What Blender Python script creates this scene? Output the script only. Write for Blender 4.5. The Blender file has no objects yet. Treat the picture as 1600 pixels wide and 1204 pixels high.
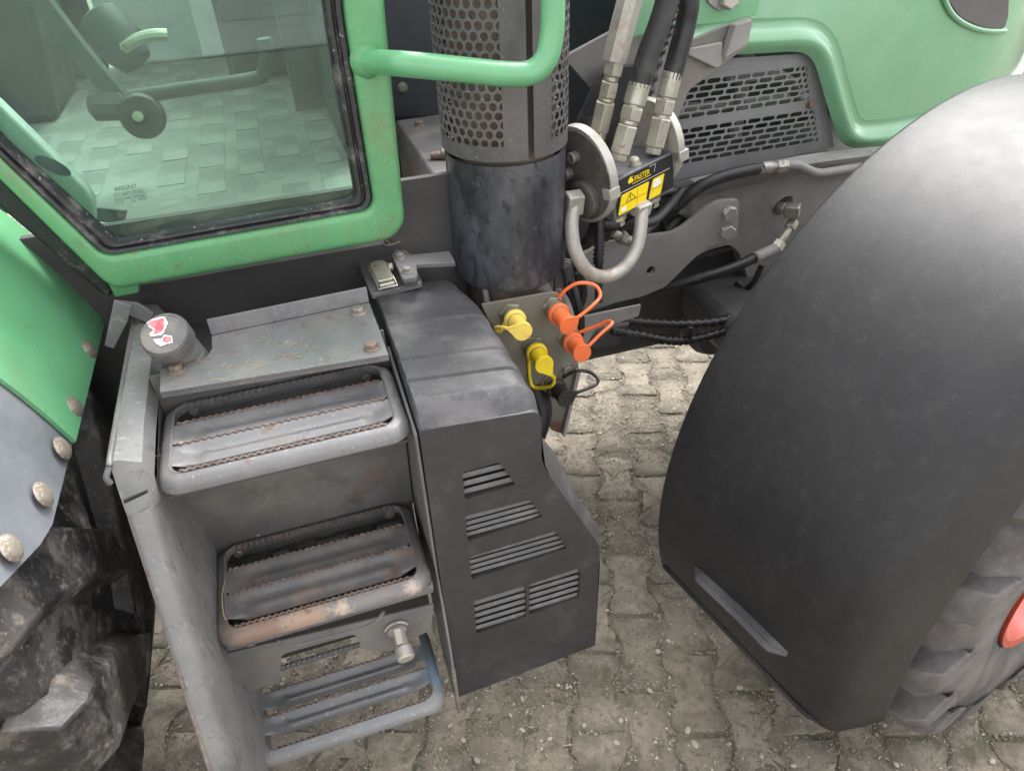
import bpy, bmesh, math, random
from mathutils import Vector, Matrix
random.seed(11)
R = math.radians
V = Vector

# ------------------------------------------------------------------ camera
scene = bpy.context.scene
CAM = V((0, 0, 1.68)); YAW, PITCH, ROLL, FPX = R(16.8), R(37.0), R(-2.5), 1120.0
_f = V((math.sin(YAW), math.cos(YAW), 0)); _r = V((math.cos(YAW), -math.sin(YAW), 0)); _u = V((0, 0, 1))
_d = _f*math.cos(PITCH) - _u*math.sin(PITCH); _u2 = _u*math.cos(PITCH) + _f*math.sin(PITCH)
_rr = _r*math.cos(ROLL) + _u2*math.sin(ROLL); _uu = _u2*math.cos(ROLL) - _r*math.sin(ROLL)
cd = bpy.data.cameras.new('camera'); cam = bpy.data.objects.new('camera', cd)
scene.collection.objects.link(cam)
cam.matrix_world = Matrix(((_rr.x, _uu.x, -_d.x, CAM.x), (_rr.y, _uu.y, -_d.y, CAM.y), (_rr.z, _uu.z, -_d.z, CAM.z), (0, 0, 0, 1)))
cd.sensor_width = 36.0; cd.lens = FPX/1600*36.0; cd.clip_start = .02; cd.clip_end = 500
scene.camera = cam

# ------------------------------------------------------------------ world, sun, exposure
SUN_EL, SUN_AZ = R(52), R(40)      # azimuth measured from +Y towards +X
w = bpy.data.worlds.new('World'); scene.world = w; w.use_nodes = True
nt = w.node_tree; nt.nodes.clear()
sky = nt.nodes.new('ShaderNodeTexSky'); sky.sky_type = 'NISHITA'; sky.sun_disc = False
sky.sun_elevation = SUN_EL; sky.sun_rotation = SUN_AZ; sky.air_density = 1.0; sky.dust_density = 4.0; sky.ozone_density = 1.0
hs = nt.nodes.new('ShaderNodeHueSaturation'); hs.inputs['Saturation'].default_value = .10
bg = nt.nodes.new('ShaderNodeBackground'); bg.inputs['Strength'].default_value = .15
wo = nt.nodes.new('ShaderNodeOutputWorld')
nt.links.new(sky.outputs[0], hs.inputs['Color']); nt.links.new(hs.outputs[0], bg.inputs['Color']); nt.links.new(bg.outputs[0], wo.inputs['Surface'])
sl = bpy.data.lights.new('sun', 'SUN'); sl.energy = 0.7; sl.angle = R(24); sl.color = (1, .965, .92)
sun = bpy.data.objects.new('sun', sl); scene.collection.objects.link(sun)
sd = V((math.sin(SUN_AZ)*math.cos(SUN_EL), math.cos(SUN_AZ)*math.cos(SUN_EL), math.sin(SUN_EL)))
sun.rotation_euler = sd.to_track_quat('Z', 'Y').to_euler()
vs = scene.view_settings; vs.view_transform = 'Standard'; vs.look = 'None'; vs.exposure = 2.12; vs.gamma = 1; vs.use_curve_mapping = False
scene.render.engine = 'CYCLES'

# ------------------------------------------------------------------ helpers
def ray(x, y): return _rr*((x-800)/FPX) - _uu*((y-602)/FPX) + _d
def P(x, y, ax, val):
    """Point of the place seen at photo pixel (x, y) on the plane ax = val."""
    r = ray(x, y); i = 'XYZ'.index(ax)
    return CAM + r*((val-CAM[i])/r[i])
def PP(pts, ax, val): return [P(x, y, ax, val) for x, y in pts]
def lerp(a, b, t): return a+(b-a)*t

class MB:
    def __init__(s): s.v = []; s.f = []
    def add(s, vs, fs):
        o = len(s.v); s.v += [tuple(p) for p in vs]; s.f += [tuple(i+o for i in f) for f in fs]
    def box(s, x0, x1, y0, y1, z0, z1, M=None):
        p = [V((x, y, z)) for z in (z0, z1) for x, y in ((x0, y0), (x1, y0), (x1, y1), (x0, y1))]
        if M: p = [M @ q for q in p]
        s.add(p, [(3, 2, 1, 0), (4, 5, 6, 7), (0, 1, 5, 4), (1, 2, 6, 5), (2, 3, 7, 6), (3, 0, 4, 7)])
    def prism(s, pts, vec):
        n = len(pts); vec = V(vec); a = [V(p) for p in pts]
        nrm = V((0, 0, 0))
        for i in range(n): nrm += a[i].cross(a[(i+1) % n])
        if nrm.dot(vec) < 0: a.reverse()
        b = [p+vec for p in a]
        s.add(a+b, [tuple(range(n-1, -1, -1)), tuple(range(n, 2*n))] + [(i, (i+1) % n, n+(i+1) % n, n+i) for i in range(n)])
    def loft(s, loops, closed=True, cap0=False, cap1=False):
        n = len(loops[0]); vs = [p for l in loops for p in l]; fs = []
        m = n if closed else n-1
        for k in range(len(loops)-1):
            for i in range(m):
                j = (i+1) % n
                fs.append((k*n+i, k*n+j, (k+1)*n+j, (k+1)*n+i))
        if cap0: fs.append(tuple(range(n-1, -1, -1)))
        if cap1: fs.append(tuple((len(loops)-1)*n+i for i in range(n)))
        s.add(vs, fs)
    def tube(s, path, r, seg=12, caps=True, rfun=None):
        path = [V(p) for p in path]; loops = []; up = None
        for i, p in enumerate(path):
            t = (path[min(i+1, len(path)-1)]-path[max(i-1, 0)]).normalized()
            if up is None:
                up = t.orthogonal().normalized()
            up = (up - t*up.dot(t)).normalized(); sd_ = t.cross(up)
            rad = rfun(i) if rfun else r
            loops.append([p+up*(rad*math.cos(a))+sd_*(rad*math.sin(a)) for a in [2*math.pi*k/seg for k in range(seg)]])
        s.loft(loops, True, caps, caps)
    def lathe(s, p0, d, prof, seg=24, rot=0, cap0=True, cap1=True):
        d = V(d).normalized(); a = d.orthogonal().normalized()
        if abs(d.z) < .9: a = (V((0, 0, 1))-d*d.z).normalized()
        b = d.cross(a); p0 = V(p0)
        loops = [[p0+d*t+a*(r*math.cos(q))+b*(r*math.sin(q)) for q in [rot+2*math.pi*k/seg for k in range(seg)]] for r, t in prof]
        s.loft(loops, True, cap0, cap1)
    def plate(s, outer, holes, org, u, v, th):
        """flat plate with holes: 2D loops in (u, v) metres at org, thickness along u x v * th."""
        org, u, v = V(org), V(u), V(v); n = u.cross(v).normalized()
        bm = bmesh.new(); loops = []
        for lp in [outer]+list(holes):
            vsb = [bm.verts.new(org+u*a+v*b) for a, b in lp]
            for i in range(len(vsb)): bm.edges.new((vsb[i], vsb[(i+1) % len(vsb)]))
            loops.append(len(lp))
        bm.verts.index_update()
        bmesh.ops.triangle_fill(bm, use_beauty=True, use_dissolve=False, edges=bm.edges[:], normal=n)
        bm.verts.ensure_lookup_table(); bm.verts.index_update()
        vv = [x.co.copy() for x in bm.verts]; ff = []
        for f in bm.faces:
            ids = [x.index for x in f.verts]
            if f.normal.dot(n) < 0: ids.reverse()
            ff.append(ids)
        bm.free()
        N = len(vv); vs2 = vv+[p-n*th for p in vv]
        fs2 = [tuple(f) for f in ff]+[tuple(i+N for i in reversed(f)) for f in ff]
        o = 0
        for c in loops:
            for i in range(c): fs2.append((o+i, o+(i+1) % c, N+o+(i+1) % c, N+o+i))
            o += c
        s.add(vs2, fs2)
    def mesh(s, name, ang=35):
        me = bpy.data.meshes.new(name); me.from_pydata(s.v, [], s.f)
        bm = bmesh.new(); bm.from_mesh(me); bmesh.ops.recalc_face_normals(bm, faces=bm.faces[:]); bm.to_mesh(me); bm.free()
        for p in me.polygons: p.use_smooth = True
        me.set_sharp_from_angle(angle=R(ang))
        return me
    def build(s, name, mat, parent=None, bevel=0, ang=35, seg=2):
        return link(name, s.mesh(name, ang), mat, parent, bevel, seg)

def link(name, me, mat, parent=None, bevel=0, seg=2, M=None):
    if mat and not me.materials: me.materials.append(mat)
    o = bpy.data.objects.new(name, me); scene.collection.objects.link(o)
    if M is not None: o.matrix_world = M
    if parent:
        o.parent = parent; o.matrix_parent_inverse = PINV.get(parent.name, Matrix())
    if bevel:
        b = o.modifiers.new('bevel', 'BEVEL'); b.width = bevel; b.segments = seg; b.limit_method = 'ANGLE'; b.angle_limit = R(40)
        b.harden_normals = False
    return o
PINV = {}
def tag(o, label, cat=None, group=None, kind=None):
    o['label'] = label
    if cat: o['category'] = cat
    if group: o['group'] = group
    if kind: o['kind'] = kind
    return o
def empty(name, loc):
    o = bpy.data.objects.new(name, None); scene.collection.objects.link(o); o.location = loc
    o.empty_display_size = .1
    PINV[o.name] = Matrix.Translation(-V(loc)); return o
def rpoly(pts, r, n=5):
    """round the corners of a 2D (or 3D) polygon"""
    out = []; m = len(pts); pts = [V(p) for p in pts]
    for i in range(m):
        p = pts[i]; a = pts[i-1]-p; b = pts[(i+1) % m]-p
        rad = r[i] if isinstance(r, (list, tuple)) else r
        la, lb = a.length, b.length
        d = min(rad, la*.48, lb*.48)
        if d < 1e-5: out.append(p); continue
        s0, s1 = p+a*(d/la), p+b*(d/lb)
        for k in range(n+1):
            t = k/n; out.append(s0*(1-t)**2+p*(2*t*(1-t))+s1*t*t)
    return out
def crom(pts, n=8, closed=False):
    pts = [V(p) for p in pts]; out = []
    m = len(pts)
    for i in range(m-1):
        p0 = pts[max(i-1, 0)]; p1 = pts[i]; p2 = pts[i+1]; p3 = pts[min(i+2, m-1)]
        for k in range(n):
            t = k/n
            out.append(.5*((2*p1)+(p2-p0)*t+(2*p0-5*p1+4*p2-p3)*t*t+(3*p1-p0-3*p2+p3)*t**3))
    out.append(pts[-1]); return out
def frame_m(p, z, x=None):
    z = V(z).normalized(); x = V(x) if x else z.orthogonal(); x = (x-z*x.dot(z)).normalized(); y = z.cross(x)
    return Matrix(((x.x, y.x, z.x, p[0]), (x.y, y.y, z.y, p[1]), (x.z, y.z, z.z, p[2]), (0, 0, 0, 1)))

# ------------------------------------------------------------------ materials
def mat(name, base, rough=.5, metal=0., spots=(), bump=(0, 0), coat=0., var=.12, vscale=6., vary_obj=0., spec=.5, rvar=.12, stretch=None, world=False, edge_dirt=False):
    """spots: (colour, noise scale, low, high, amount[, roughness])  or ('at', point, radius, colour, soft)"""
    m = bpy.data.materials.new(name); m.use_nodes = True; t = m.node_tree; L = t.links
    b = t.nodes['Principled BSDF']; tc = t.nodes.new('ShaderNodeTexCoord'); co = tc.outputs['Object']
    if world: co = t.nodes.new('ShaderNodeNewGeometry').outputs['Position']
    if stretch:
        mp = t.nodes.new('ShaderNodeMapping'); mp.inputs['Scale'].default_value = stretch; L.new(co, mp.inputs[0]); cs = mp.outputs[0]
    else: cs = co
    def noise(scale, det=6, rgh=.6, c=None):
        n = t.nodes.new('ShaderNodeTexNoise'); n.inputs['Scale'].default_value = scale; n.inputs['Detail'].default_value = det; n.inputs['Roughness'].default_value = rgh
        L.new(c or co, n.inputs['Vector']); return n.outputs['Fac']
    def mix(fac, a, bcol):
        x = t.nodes.new('ShaderNodeMix'); x.data_type = 'RGBA'
        L.new(fac, x.inputs[0])
        if isinstance(a, tuple): x.inputs[6].default_value = (*a, 1)
        else: L.new(a, x.inputs[6])
        if isinstance(bcol, tuple): x.inputs[7].default_value = (*bcol, 1)
        else: L.new(bcol, x.inputs[7])
        return x.outputs[2]
    def rng(fac, lo, hi, a=0., bb=1.):
        r = t.nodes.new('ShaderNodeMapRange'); r.inputs[1].default_value = lo; r.inputs[2].default_value = hi
        r.inputs[3].default_value = a; r.inputs[4].default_value = bb; L.new(fac, r.inputs[0]); return r.outputs[0]
    n0 = noise(vscale, 8, .65)
    col = mix(rng(n0, .38, .62), tuple(c*(1-var) for c in base), tuple(min(c*(1+var), 1) for c in base))
    rv = rng(noise(vscale*2.3, 5), .3, .7, max(rough-rvar, .03), min(rough+rvar, 1))
    for sp in spots:
        if sp[0] == 'at':
            _, pt, rad, c2, soft = sp
            vm = t.nodes.new('ShaderNodeVectorMath'); vm.operation = 'DISTANCE'; vm.inputs[1].default_value = tuple(pt); L.new(co, vm.inputs[0])
            ad = t.nodes.new('ShaderNodeMath'); ad.operation = 'MULTIPLY_ADD'; L.new(noise(95, 9, .75), ad.inputs[0]); ad.inputs[1].default_value = soft*1.6; L.new(vm.outputs['Value'], ad.inputs[2])
            fac = rng(ad.outputs[0], rad+soft*.8, rad+soft*.4, 0, 1); col = mix(fac, col, c2)
        else:
            c2, sc, lo, hi, am = sp[:5]; lo, hi = .5+(lo-.5)*.62, .5+(hi-.5)*.62
            fac = rng(noise(sc, 9, .68, cs), lo, hi, 0, am); col = mix(fac, col, c2)
            if len(sp) > 5:
                x = t.nodes.new('ShaderNodeMix'); L.new(fac, x.inputs[0]); L.new(rv, x.inputs[2]); x.inputs[3].default_value = sp[5]; rv = x.outputs[0]
    if edge_dirt:
        mp2 = t.nodes.new('ShaderNodeMapping'); mp2.inputs['Scale'].default_value = (14.5, 9.6, 0); L.new(tc.outputs['Object'], mp2.inputs[0])
        le = t.nodes.new('ShaderNodeVectorMath'); le.operation = 'LENGTH'; L.new(mp2.outputs[0], le.inputs[0])
        ad = t.nodes.new('ShaderNodeMath'); ad.operation = 'MULTIPLY_ADD'; L.new(noise(26, 7), ad.inputs[0]); ad.inputs[1].default_value = 1.5; L.new(le.outputs['Value'], ad.inputs[2])
        col = mix(rng(ad.outputs[0], 1.5, 2.0, 0, .7), col, (.105, .095, .07))
    if vary_obj:
        oi = t.nodes.new('ShaderNodeObjectInfo'); hv = t.nodes.new('ShaderNodeHueSaturation')
        L.new(rng(oi.outputs['Random'], 0, 1, 1-vary_obj, 1+vary_obj), hv.inputs['Value']); L.new(col, hv.inputs['Color']); col = hv.outputs[0]
    L.new(col, b.inputs['Base Color']); L.new(rv, b.inputs['Roughness'])
    b.inputs['Metallic'].default_value = metal; b.inputs['Specular IOR Level'].default_value = spec
    b.inputs['Coat Weight'].default_value = coat; b.inputs['Coat Roughness'].default_value = .12
    if bump[1]:
        bp = t.nodes.new('ShaderNodeBump'); bp.inputs['Strength'].default_value = bump[1]; bp.inputs['Distance'].default_value = .002
        L.new(noise(bump[0], 8, .7), bp.inputs['Height']); L.new(bp.outputs[0], b.inputs['Normal'])
    return m
DUST = (.27, .24, .2)
green = mat('green_paint', (.125, .36, .175), .32, coat=.35, spots=[((.16, .25, .14), 5, .58, .8, .45), ((.22, .2, .15), 160, .70, .76, .5)], bump=(60, .03), var=.07, rvar=.06)
green_dull = mat('weathered_green_paint', (.105, .305, .132), .4, coat=.15, spots=[((.17, .2, .1), 9, .52, .75, .55), ((.2, .14, .07), 30, .66, .75, .6), ((.4, .4, .36), 220, .7, .74, .6)], bump=(60, .05))
hood_green = mat('bonnet_green_paint', (.175, .40, .22), .2, coat=.8, spots=[((.25, .4, .27), 3, .5, .8, .5)], var=.05, rvar=.05)
plastic = mat('black_plastic', (.036, .035, .036), .5, spots=[((.14, .135, .13), 14, .55, .85, .28), ((.35, .34, .32), 420, .735, .76, .6)], bump=(700, .22), var=.15)
plastic_top = mat('dusty_black_plastic', (.05, .049, .052), .46, spots=[((.19, .18, .18), 9, .45, .75, .5), ((.3, .28, .25), 260, .7, .76, .5)], bump=(400, .2))
fender_m = mat('mudguard_plastic', (.020, .0192, .0205), .40, spec=.42, spots=[((.06, .058, .058), 3, .45, .9, .15, .48), ((.09, .085, .082), 40, .56, .85, .2, .6), ((.4, .4, .4), 260, .83, .85, .5), ((.2, .2, .2), 60, .78, .82, .2)], bump=(620, .35), var=.14, rvar=.05, vscale=9)
steel = mat('grey_painted_steel', (.14, .137, .14), .42, metal=.15, spots=[(DUST, 11, .5, .8, .45, .8), ((.15, .075, .045), 34, .62, .75, .55, .8), ((.4, .37, .33), 190, .69, .75, .55)], bump=(140, .25))
steel_pale = mat('scuffed_grey_steel', (.175, .174, .174), .5, metal=.1, spots=[((.26, .25, .235), 8, .45, .75, .6, .8), ((.06, .055, .05), 16, .6, .72, .5), ((.34, .33, .31), 45, .64, .74, .6), ((.17, .085, .05), 40, .66, .76, .6, .85)], bump=(110, .25), stretch=(1, 2.5, .7))
step_m = mat('grey_step_steel', (.18, .178, .182), .36, metal=.2, spots=[(DUST, 14, .52, .8, .5, .75), ((.16, .08, .05), 30, .63, .74, .5, .8), ((.45, .42, .38), 170, .68, .74, .6)], bump=(160, .3))
step_worn = mat('worn_step_steel', (.165, .16, .16), .38, metal=.2, spots=[(DUST, 14, .5, .8, .55, .75), ((.30, .19, .13), 26, .52, .68, .4, .7), ('at', (-.20, .768, .706), .045, (.225, .15, .11), .05), ('at', (-.13, .768, .708), .045, (.33, .235, .175), .05), ('at', (-.07, .766, .708), .02, (.5, .4, .32), .04), ('at', (.045, .766, .708), .02, (.46, .37, .31), .035), ((.16, .08, .05), 30, .6, .74, .6, .8)], bump=(160, .35))
step_blue = mat('touched_up_step_steel', (.2, .203, .21), .38, metal=.15, spots=[(DUST, 14, .55, .8, .4, .75), ('at', (.085, .80, .41), .055, (.2, .29, .40), .06), ((.5, .48, .45), 150, .67, .74, .6)], bump=(160, .3))
rusty = mat('rusty_edge', (.19, .145, .125), .8, spots=[((.32, .28, .25), 60, .48, .7, .7), ((.11, .06, .045), 40, .5, .7, .7)], bump=(200, .5))
riser_m = mat('dusty_riser_steel', (.12, .117, .115), .6, spots=[((.2, .185, .165), 6, .42, .75, .6, .85), ((.16, .1, .06), 13, .6, .75, .4, .85), ((.05, .048, .046), 9, .58, .75, .5)], bump=(120, .2))
dark = mat('dark_recess_metal', (.062, .059, .06), .65, spots=[((.12, .11, .10), 7, .5, .8, .4, .9)], bump=(80, .2))
black = mat('black_rubber', (.016, .016, .017), .5, spots=[((.15, .14, .13), 18, .56, .8, .4, .85)], bump=(150, .2))
seal_m = mat('window_seal_rubber', (.022, .022, .024), .42, spots=[((.22, .21, .2), 20, .56, .74, .5, .8), ((.6, .6, .58), 120, .71, .75, .7)], bump=(60, .35))
zinc = mat('zinc_plated_steel', (.46, .44, .37), .42, metal=.65, spots=[((.3, .27, .2), 20, .5, .75, .6, .7), ((.13, .09, .06), 60, .64, .75, .6, .8)], bump=(150, .15))
zinc_grey = mat('galvanised_cast_steel', (.42, .40, .36), .5, metal=.45, spots=[((.25, .23, .2), 16, .5, .75, .6, .75), ((.35, .22, .16), 30, .64, .74, .5, .8)], bump=(120, .3))
disc_m = mat('dull_coupler_disc_steel', (.12, .115, .105), .55, metal=.35, spots=[((.06, .055, .05), 14, .48, .7, .7, .75), ((.25, .24, .22), 50, .62, .74, .5)], bump=(120, .25))
bolt_m = mat('bolt_steel', (.33, .31, .28), .45, metal=.6, spots=[((.16, .1, .06), 90, .5, .7, .6, .8)], bump=(200, .2))
rbolt_m = mat('rusty_bolt_steel', (.24, .19, .155), .65, metal=.3, spots=[((.13, .07, .04), 90, .45, .65, .7, .8)], bump=(200, .3))
dome_m = mat('dirty_dome_bolt_steel', (.30, .27, .225), .5, metal=.5, spots=[((.17, .12, .08), 70, .45, .65, .8, .85), ((.5, .48, .44), 160, .56, .7, .5)], bump=(150, .4))
shield_m = mat('bluish_heat_shield_steel', (.10, .104, .125), .30, metal=.3, coat=.25, spots=[((.026, .027, .032), 6.5, .47, .56, .9, .5), ((.17, .175, .19), 4, .5, .75, .5), ((.02, .02, .024), 40, .60, .66, .8), ((.45, .45, .45), 130, .80, .83, .8), ((.14, .12, .12), 26, .68, .74, .5, .8)], bump=(90, .2), stretch=(1, 1, .55))
perf_m = mat('perforated_shield_steel', (.105, .10, .10), .48, metal=.25, spots=[((.22, .2, .18), 8, .5, .8, .5, .8), ((.5, .48, .45), 160, .73, .75, .7)], bump=(120, .15))
pipe_m = mat('rusty_exhaust_pipe', (.14, .105, .085), .75, metal=.2, spots=[((.25, .2, .16), 14, .5, .7, .6)], bump=(80, .4))
frame_grey = mat('grey_chassis_casting', (.23, .222, .215), .6, spots=[((.33, .315, .29), 5, .42, .75, .6, .85), ((.13, .122, .115), 9, .55, .75, .5), ((.1, .09, .08), 30, .62, .75, .4)], bump=(130, .3))
loader_grey = mat('grey_bracket_plate', (.28, .27, .258), .52, spots=[((.36, .345, .32), 5, .45, .75, .5, .8), ((.18, .17, .155), 13, .58, .75, .4)], bump=(110, .12))
rub_grey = mat('grey_rubber_flare', (.12, .13, .145), .6, spots=[((.22, .23, .24), 5, .45, .75, .6, .8), ((.06, .065, .07), 10, .58, .75, .4)], bump=(70, .25))
tyre_m = mat('muddy_tyre_rubber', (.035, .033, .033), .6, spots=[((.062, .057, .054), 6, .42, .64, .9, .8), ((.23, .2, .17), 38, .52, .76, .65, .9), ((.12, .10, .08), 11, .58, .72, .6, .9), ((.014, .014, .015), 15, .45, .64, .9, .34), ((.3, .265, .23), 110, .66, .78, .45, .9)], bump=(45, .7))
ftyre_m = mat('front_tyre_rubber', (.08, .075, .074), .5, spots=[((.2, .19, .185), 6, .42, .7, .7, .7), ((.1, .07, .07), 14, .55, .7, .5, .85)], bump=(90, .3))
rim_m = mat('red_rim_paint', (.55, .075, .045), .35, coat=.4, spots=[((.4, .2, .15), 12, .6, .75, .4)])
yellow = mat('yellow_cap_plastic', (.92, .68, .015), .4, spots=[((.45, .3, .06), 40, .6, .75, .4)], bump=(120, .08))
yellow_pale = mat('faded_yellow_cap_plastic', (.88, .64, .12), .45, spots=[((.4, .3, .1), 40, .58, .75, .5)], bump=(120, .08))
orange = mat('orange_cap_plastic', (.80, .16, .045), .42, spots=[((.5, .14, .07), 40, .58, .75, .5)], bump=(120, .08))
blk_cap = mat('black_cap_plastic', (.022, .022, .022), .4, bump=(120, .08))
label_y = mat('yellow_label_print', (.80, .58, .012), .35, spots=[((.6, .45, .05), 60, .62, .72, .5)], var=.03)
label_k = mat('black_label_print', (.018, .018, .018), .35, var=.03)
label_w = mat('white_label_print', (.75, .75, .72), .4, var=.03)
sticker_r = mat('faded_red_sticker', (.55, .09, .11), .5, spots=[((.6, .3, .32), 90, .45, .65, .8)])
etch = mat('etched_glass_print', (.06, .1, .09), .6, var=.02)
paver_m = mat('concrete_paver', (.235, .2, .155), .9, vary_obj=.15, world=True, edge_dirt=True, spots=[((.105, .088, .068), 3.5, .46, .66, .75), ((.27, .24, .19), 24, .48, .7, .6), ((.10, .095, .06), 14, .58, .74, .6), ((.085, .075, .06), 60, .56, .72, .65), ((.42, .39, .33), 210, .68, .76, .6), ((.07, .06, .05), 170, .62, .74, .6)], bump=(130, 1.0), var=.25, vscale=3)
joint_m = mat('joint_grit', (.155, .135, .10), .95, spots=[((.07, .075, .035), 9, .5, .66, .75), ((.33, .3, .25), 160, .6, .68, .8), ((.05, .045, .035), 60, .56, .7, .7)], bump=(110, 1.0), var=.3)
pebble_m = mat('grit_stone', (.2, .175, .135), .85, spots=[((.38, .34, .28), 110, .53, .6, .8), ((.10, .09, .075), 85, .55, .62, .8), ((.27, .2, .15), 70, .58, .64, .7)], bump=(300, .3), vscale=60, var=.3)
pale_pebble = mat('pale_pebble_stone', (.38, .345, .285), .8, vary_obj=.15, bump=(200, .3), var=.1)
moss_m = mat('moss_green', (.075, .09, .028), .9, var=.35, vscale=40)
straw_m = mat('dry_straw', (.45, .36, .2), .8)
twig_m = mat('dry_twig', (.25, .2, .15), .9, bump=(120, .4))
cabmat_m = mat('cab_floor_rubber', (.185, .19, .175), .75, spots=[((.3, .31, .28), 6, .45, .75, .6)], bump=(120, .2))
cabpale = mat('pale_cab_trim', (.42, .44, .41), .6)
cabdark = mat('dark_cab_trim', (.035, .045, .045), .6, bump=(200, .1))
glare_white = mat('glare_white_render', (.80, .80, .78), .8, spots=[((.68, .68, .65), 1.5, .5, .8, .5)], bump=(40, .2))  # plain white for the added wall and panel that imitate bright daylight
pale_wall = mat('pale_wall_boards', (.62, .62, .63), .7, spots=[((.46, .45, .46), 2, .5, .8, .5)], bump=(30, .1))
lamp_m = mat('smoked_lens', (.09, .085, .09), .15, coat=.6)

# tinted glass: transparent pane with fresnel reflection and a film of dust
gm = bpy.data.materials.new('tinted_glass'); gm.use_nodes = True; t = gm.node_tree; t.nodes.clear()
out = t.nodes.new('ShaderNodeOutputMaterial'); tr = t.nodes.new('ShaderNodeBsdfTransparent'); tr.inputs[0].default_value = (.68, .86, .77, 1)
gl = t.nodes.new('ShaderNodeBsdfGlossy'); gl.inputs['Roughness'].default_value = .01; gl.inputs[0].default_value = (.92, .97, .95, 1)
df = t.nodes.new('ShaderNodeBsdfDiffuse'); df.inputs[0].default_value = (.55, .62, .58, 1)
lw = t.nodes.new('ShaderNodeFresnel'); lw.inputs[0].default_value = 1.52
m1 = t.nodes.new('ShaderNodeMixShader'); m2 = t.nodes.new('ShaderNodeMixShader')
tn = t.nodes.new('ShaderNodeTexNoise'); tn.inputs['Scale'].default_value = 7; tn.inputs['Detail'].default_value = 8
tcx = t.nodes.new('ShaderNodeTexCoord'); t.links.new(tcx.outputs['Object'], tn.inputs['Vector'])
mr = t.nodes.new('ShaderNodeMapRange'); mr.inputs[1].default_value = .35; mr.inputs[2].default_value = .75; mr.inputs[3].default_value = .008; mr.inputs[4].default_value = .075
t.links.new(tn.outputs['Fac'], mr.inputs[0])
t.links.new(mr.outputs[0], m1.inputs[0]); t.links.new(tr.outputs[0], m1.inputs[1]); t.links.new(df.outputs[0], m1.inputs[2])
t.links.new(lw.outputs[0], m2.inputs[0]); t.links.new(m1.outputs[0], m2.inputs[1]); t.links.new(gl.outputs[0], m2.inputs[2])
t.links.new(m2.outputs[0], out.inputs[0])
glass = gm

# ------------------------------------------------------------------ shared small meshes
def hexbolt(r, h, washer=1.35, dome=False):
    b = MB()
    if washer: b.lathe((0, 0, 0), (0, 0, 1), [(r*washer, 0), (r*washer, h*.18), (r*washer*.96, h*.24)], 20)
    b.lathe((0, 0, h*.2), (0, 0, 1), [(r*1.0, 0), (r*1.0, h*.7), (r*.86, h*.8), (r*.5, h*.8)], 6)
    return b.mesh('bolt')
B_S, B_M, B_L = hexbolt(.0075, .008), hexbolt(.010, .010), hexbolt(.0205, .019, 0)
for m_ in (B_S, B_M): m_.materials.append(bolt_m)
B_L.materials.append(zinc_grey)
B_R = hexbolt(.010, .010); B_R.materials.append(rbolt_m)
def domebolt(r):
    b = MB(); b.lathe((0, 0, 0), (0, 0, 1), [(r*1.12, 0), (r*1.1, r*.07), (r*1.0, r*.10), (r*.9, r*.22), (r*.68, r*.34), (r*.4, r*.41), (r*.12, r*.43)], 22)
    return b.mesh('dome_bolt', 60)
B_D = domebolt(.0155); B_D.materials.append(dome_m)
def bolt(me, p, n, parent, name='bolt', rot=0):
    return link(name, me, None, parent, M=frame_m(p, n) @ Matrix.Rotation(rot, 4, 'Z'))
FONT_TMP = []
def text(s, size, p, u, v, m, parent, name='lettering', width=None, depth=.0004, shear=0):
    cu = bpy.data.curves.new(name, 'FONT'); cu.body = s; cu.size = size; cu.extrude = depth; cu.resolution_u = 3; cu.shear = shear
    ob = bpy.data.objects.new('tmp', cu); scene.collection.objects.link(ob)
    dg = bpy.context.evaluated_depsgraph_get(); me = bpy.data.meshes.new_from_object(ob.evaluated_get(dg))
    bpy.data.objects.remove(ob); bpy.data.curves.remove(cu)
    xs = [q.co.x for q in me.vertices]; k = width/(max(xs)-min(xs)) if width else 1
    u, v = V(u).normalized(), V(v).normalized(); n = u.cross(v)
    for q in me.vertices: q.co = V(p)+u*(q.co.x*k)+v*q.co.y+n*q.co.z
    me.materials.clear(); return link(name, me, m, parent)

# ==================================================================== SETTING
# ---- ground sheet with far paving pattern
gmat = bpy.data.materials.new('far_paving'); gmat.use_nodes = True; t = gmat.node_tree
b = t.nodes['Principled BSDF']; tc = t.nodes.new('ShaderNodeTexCoord'); mp = t.nodes.new('ShaderNodeMapping'); mp.inputs['Rotation'].default_value = (0, 0, R(20))
br = t.nodes.new('ShaderNodeTexBrick'); br.inputs['Scale'].default_value = 1; br.inputs['Brick Width'].default_value = .215; br.inputs['Row Height'].default_value = .12
br.inputs['Mortar Size'].default_value = .012; br.inputs['Mortar Smooth'].default_value = .6
br.inputs['Color1'].default_value = (.25, .225, .18, 1); br.inputs['Color2'].default_value = (.19, .17, .135, 1); br.inputs['Mortar'].default_value = (.07, .065, .045, 1)
t.links.new(tc.outputs['Object'], mp.inputs[0]); t.links.new(mp.outputs[0], br.inputs['Vector']); t.links.new(br.outputs[0], b.inputs['Base Color']); b.inputs['Roughness'].default_value = .9
g = MB(); n = 40
g.add([(-80, -80, -.03), (80, -80, -.03), (80, 80, -.03), (-80, 80, -.03)], [(0, 1, 2, 3)])
go = g.build('ground', gmat); tag(go, 'paved yard ground reaching away under and around the tractor', kind='structure')

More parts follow.
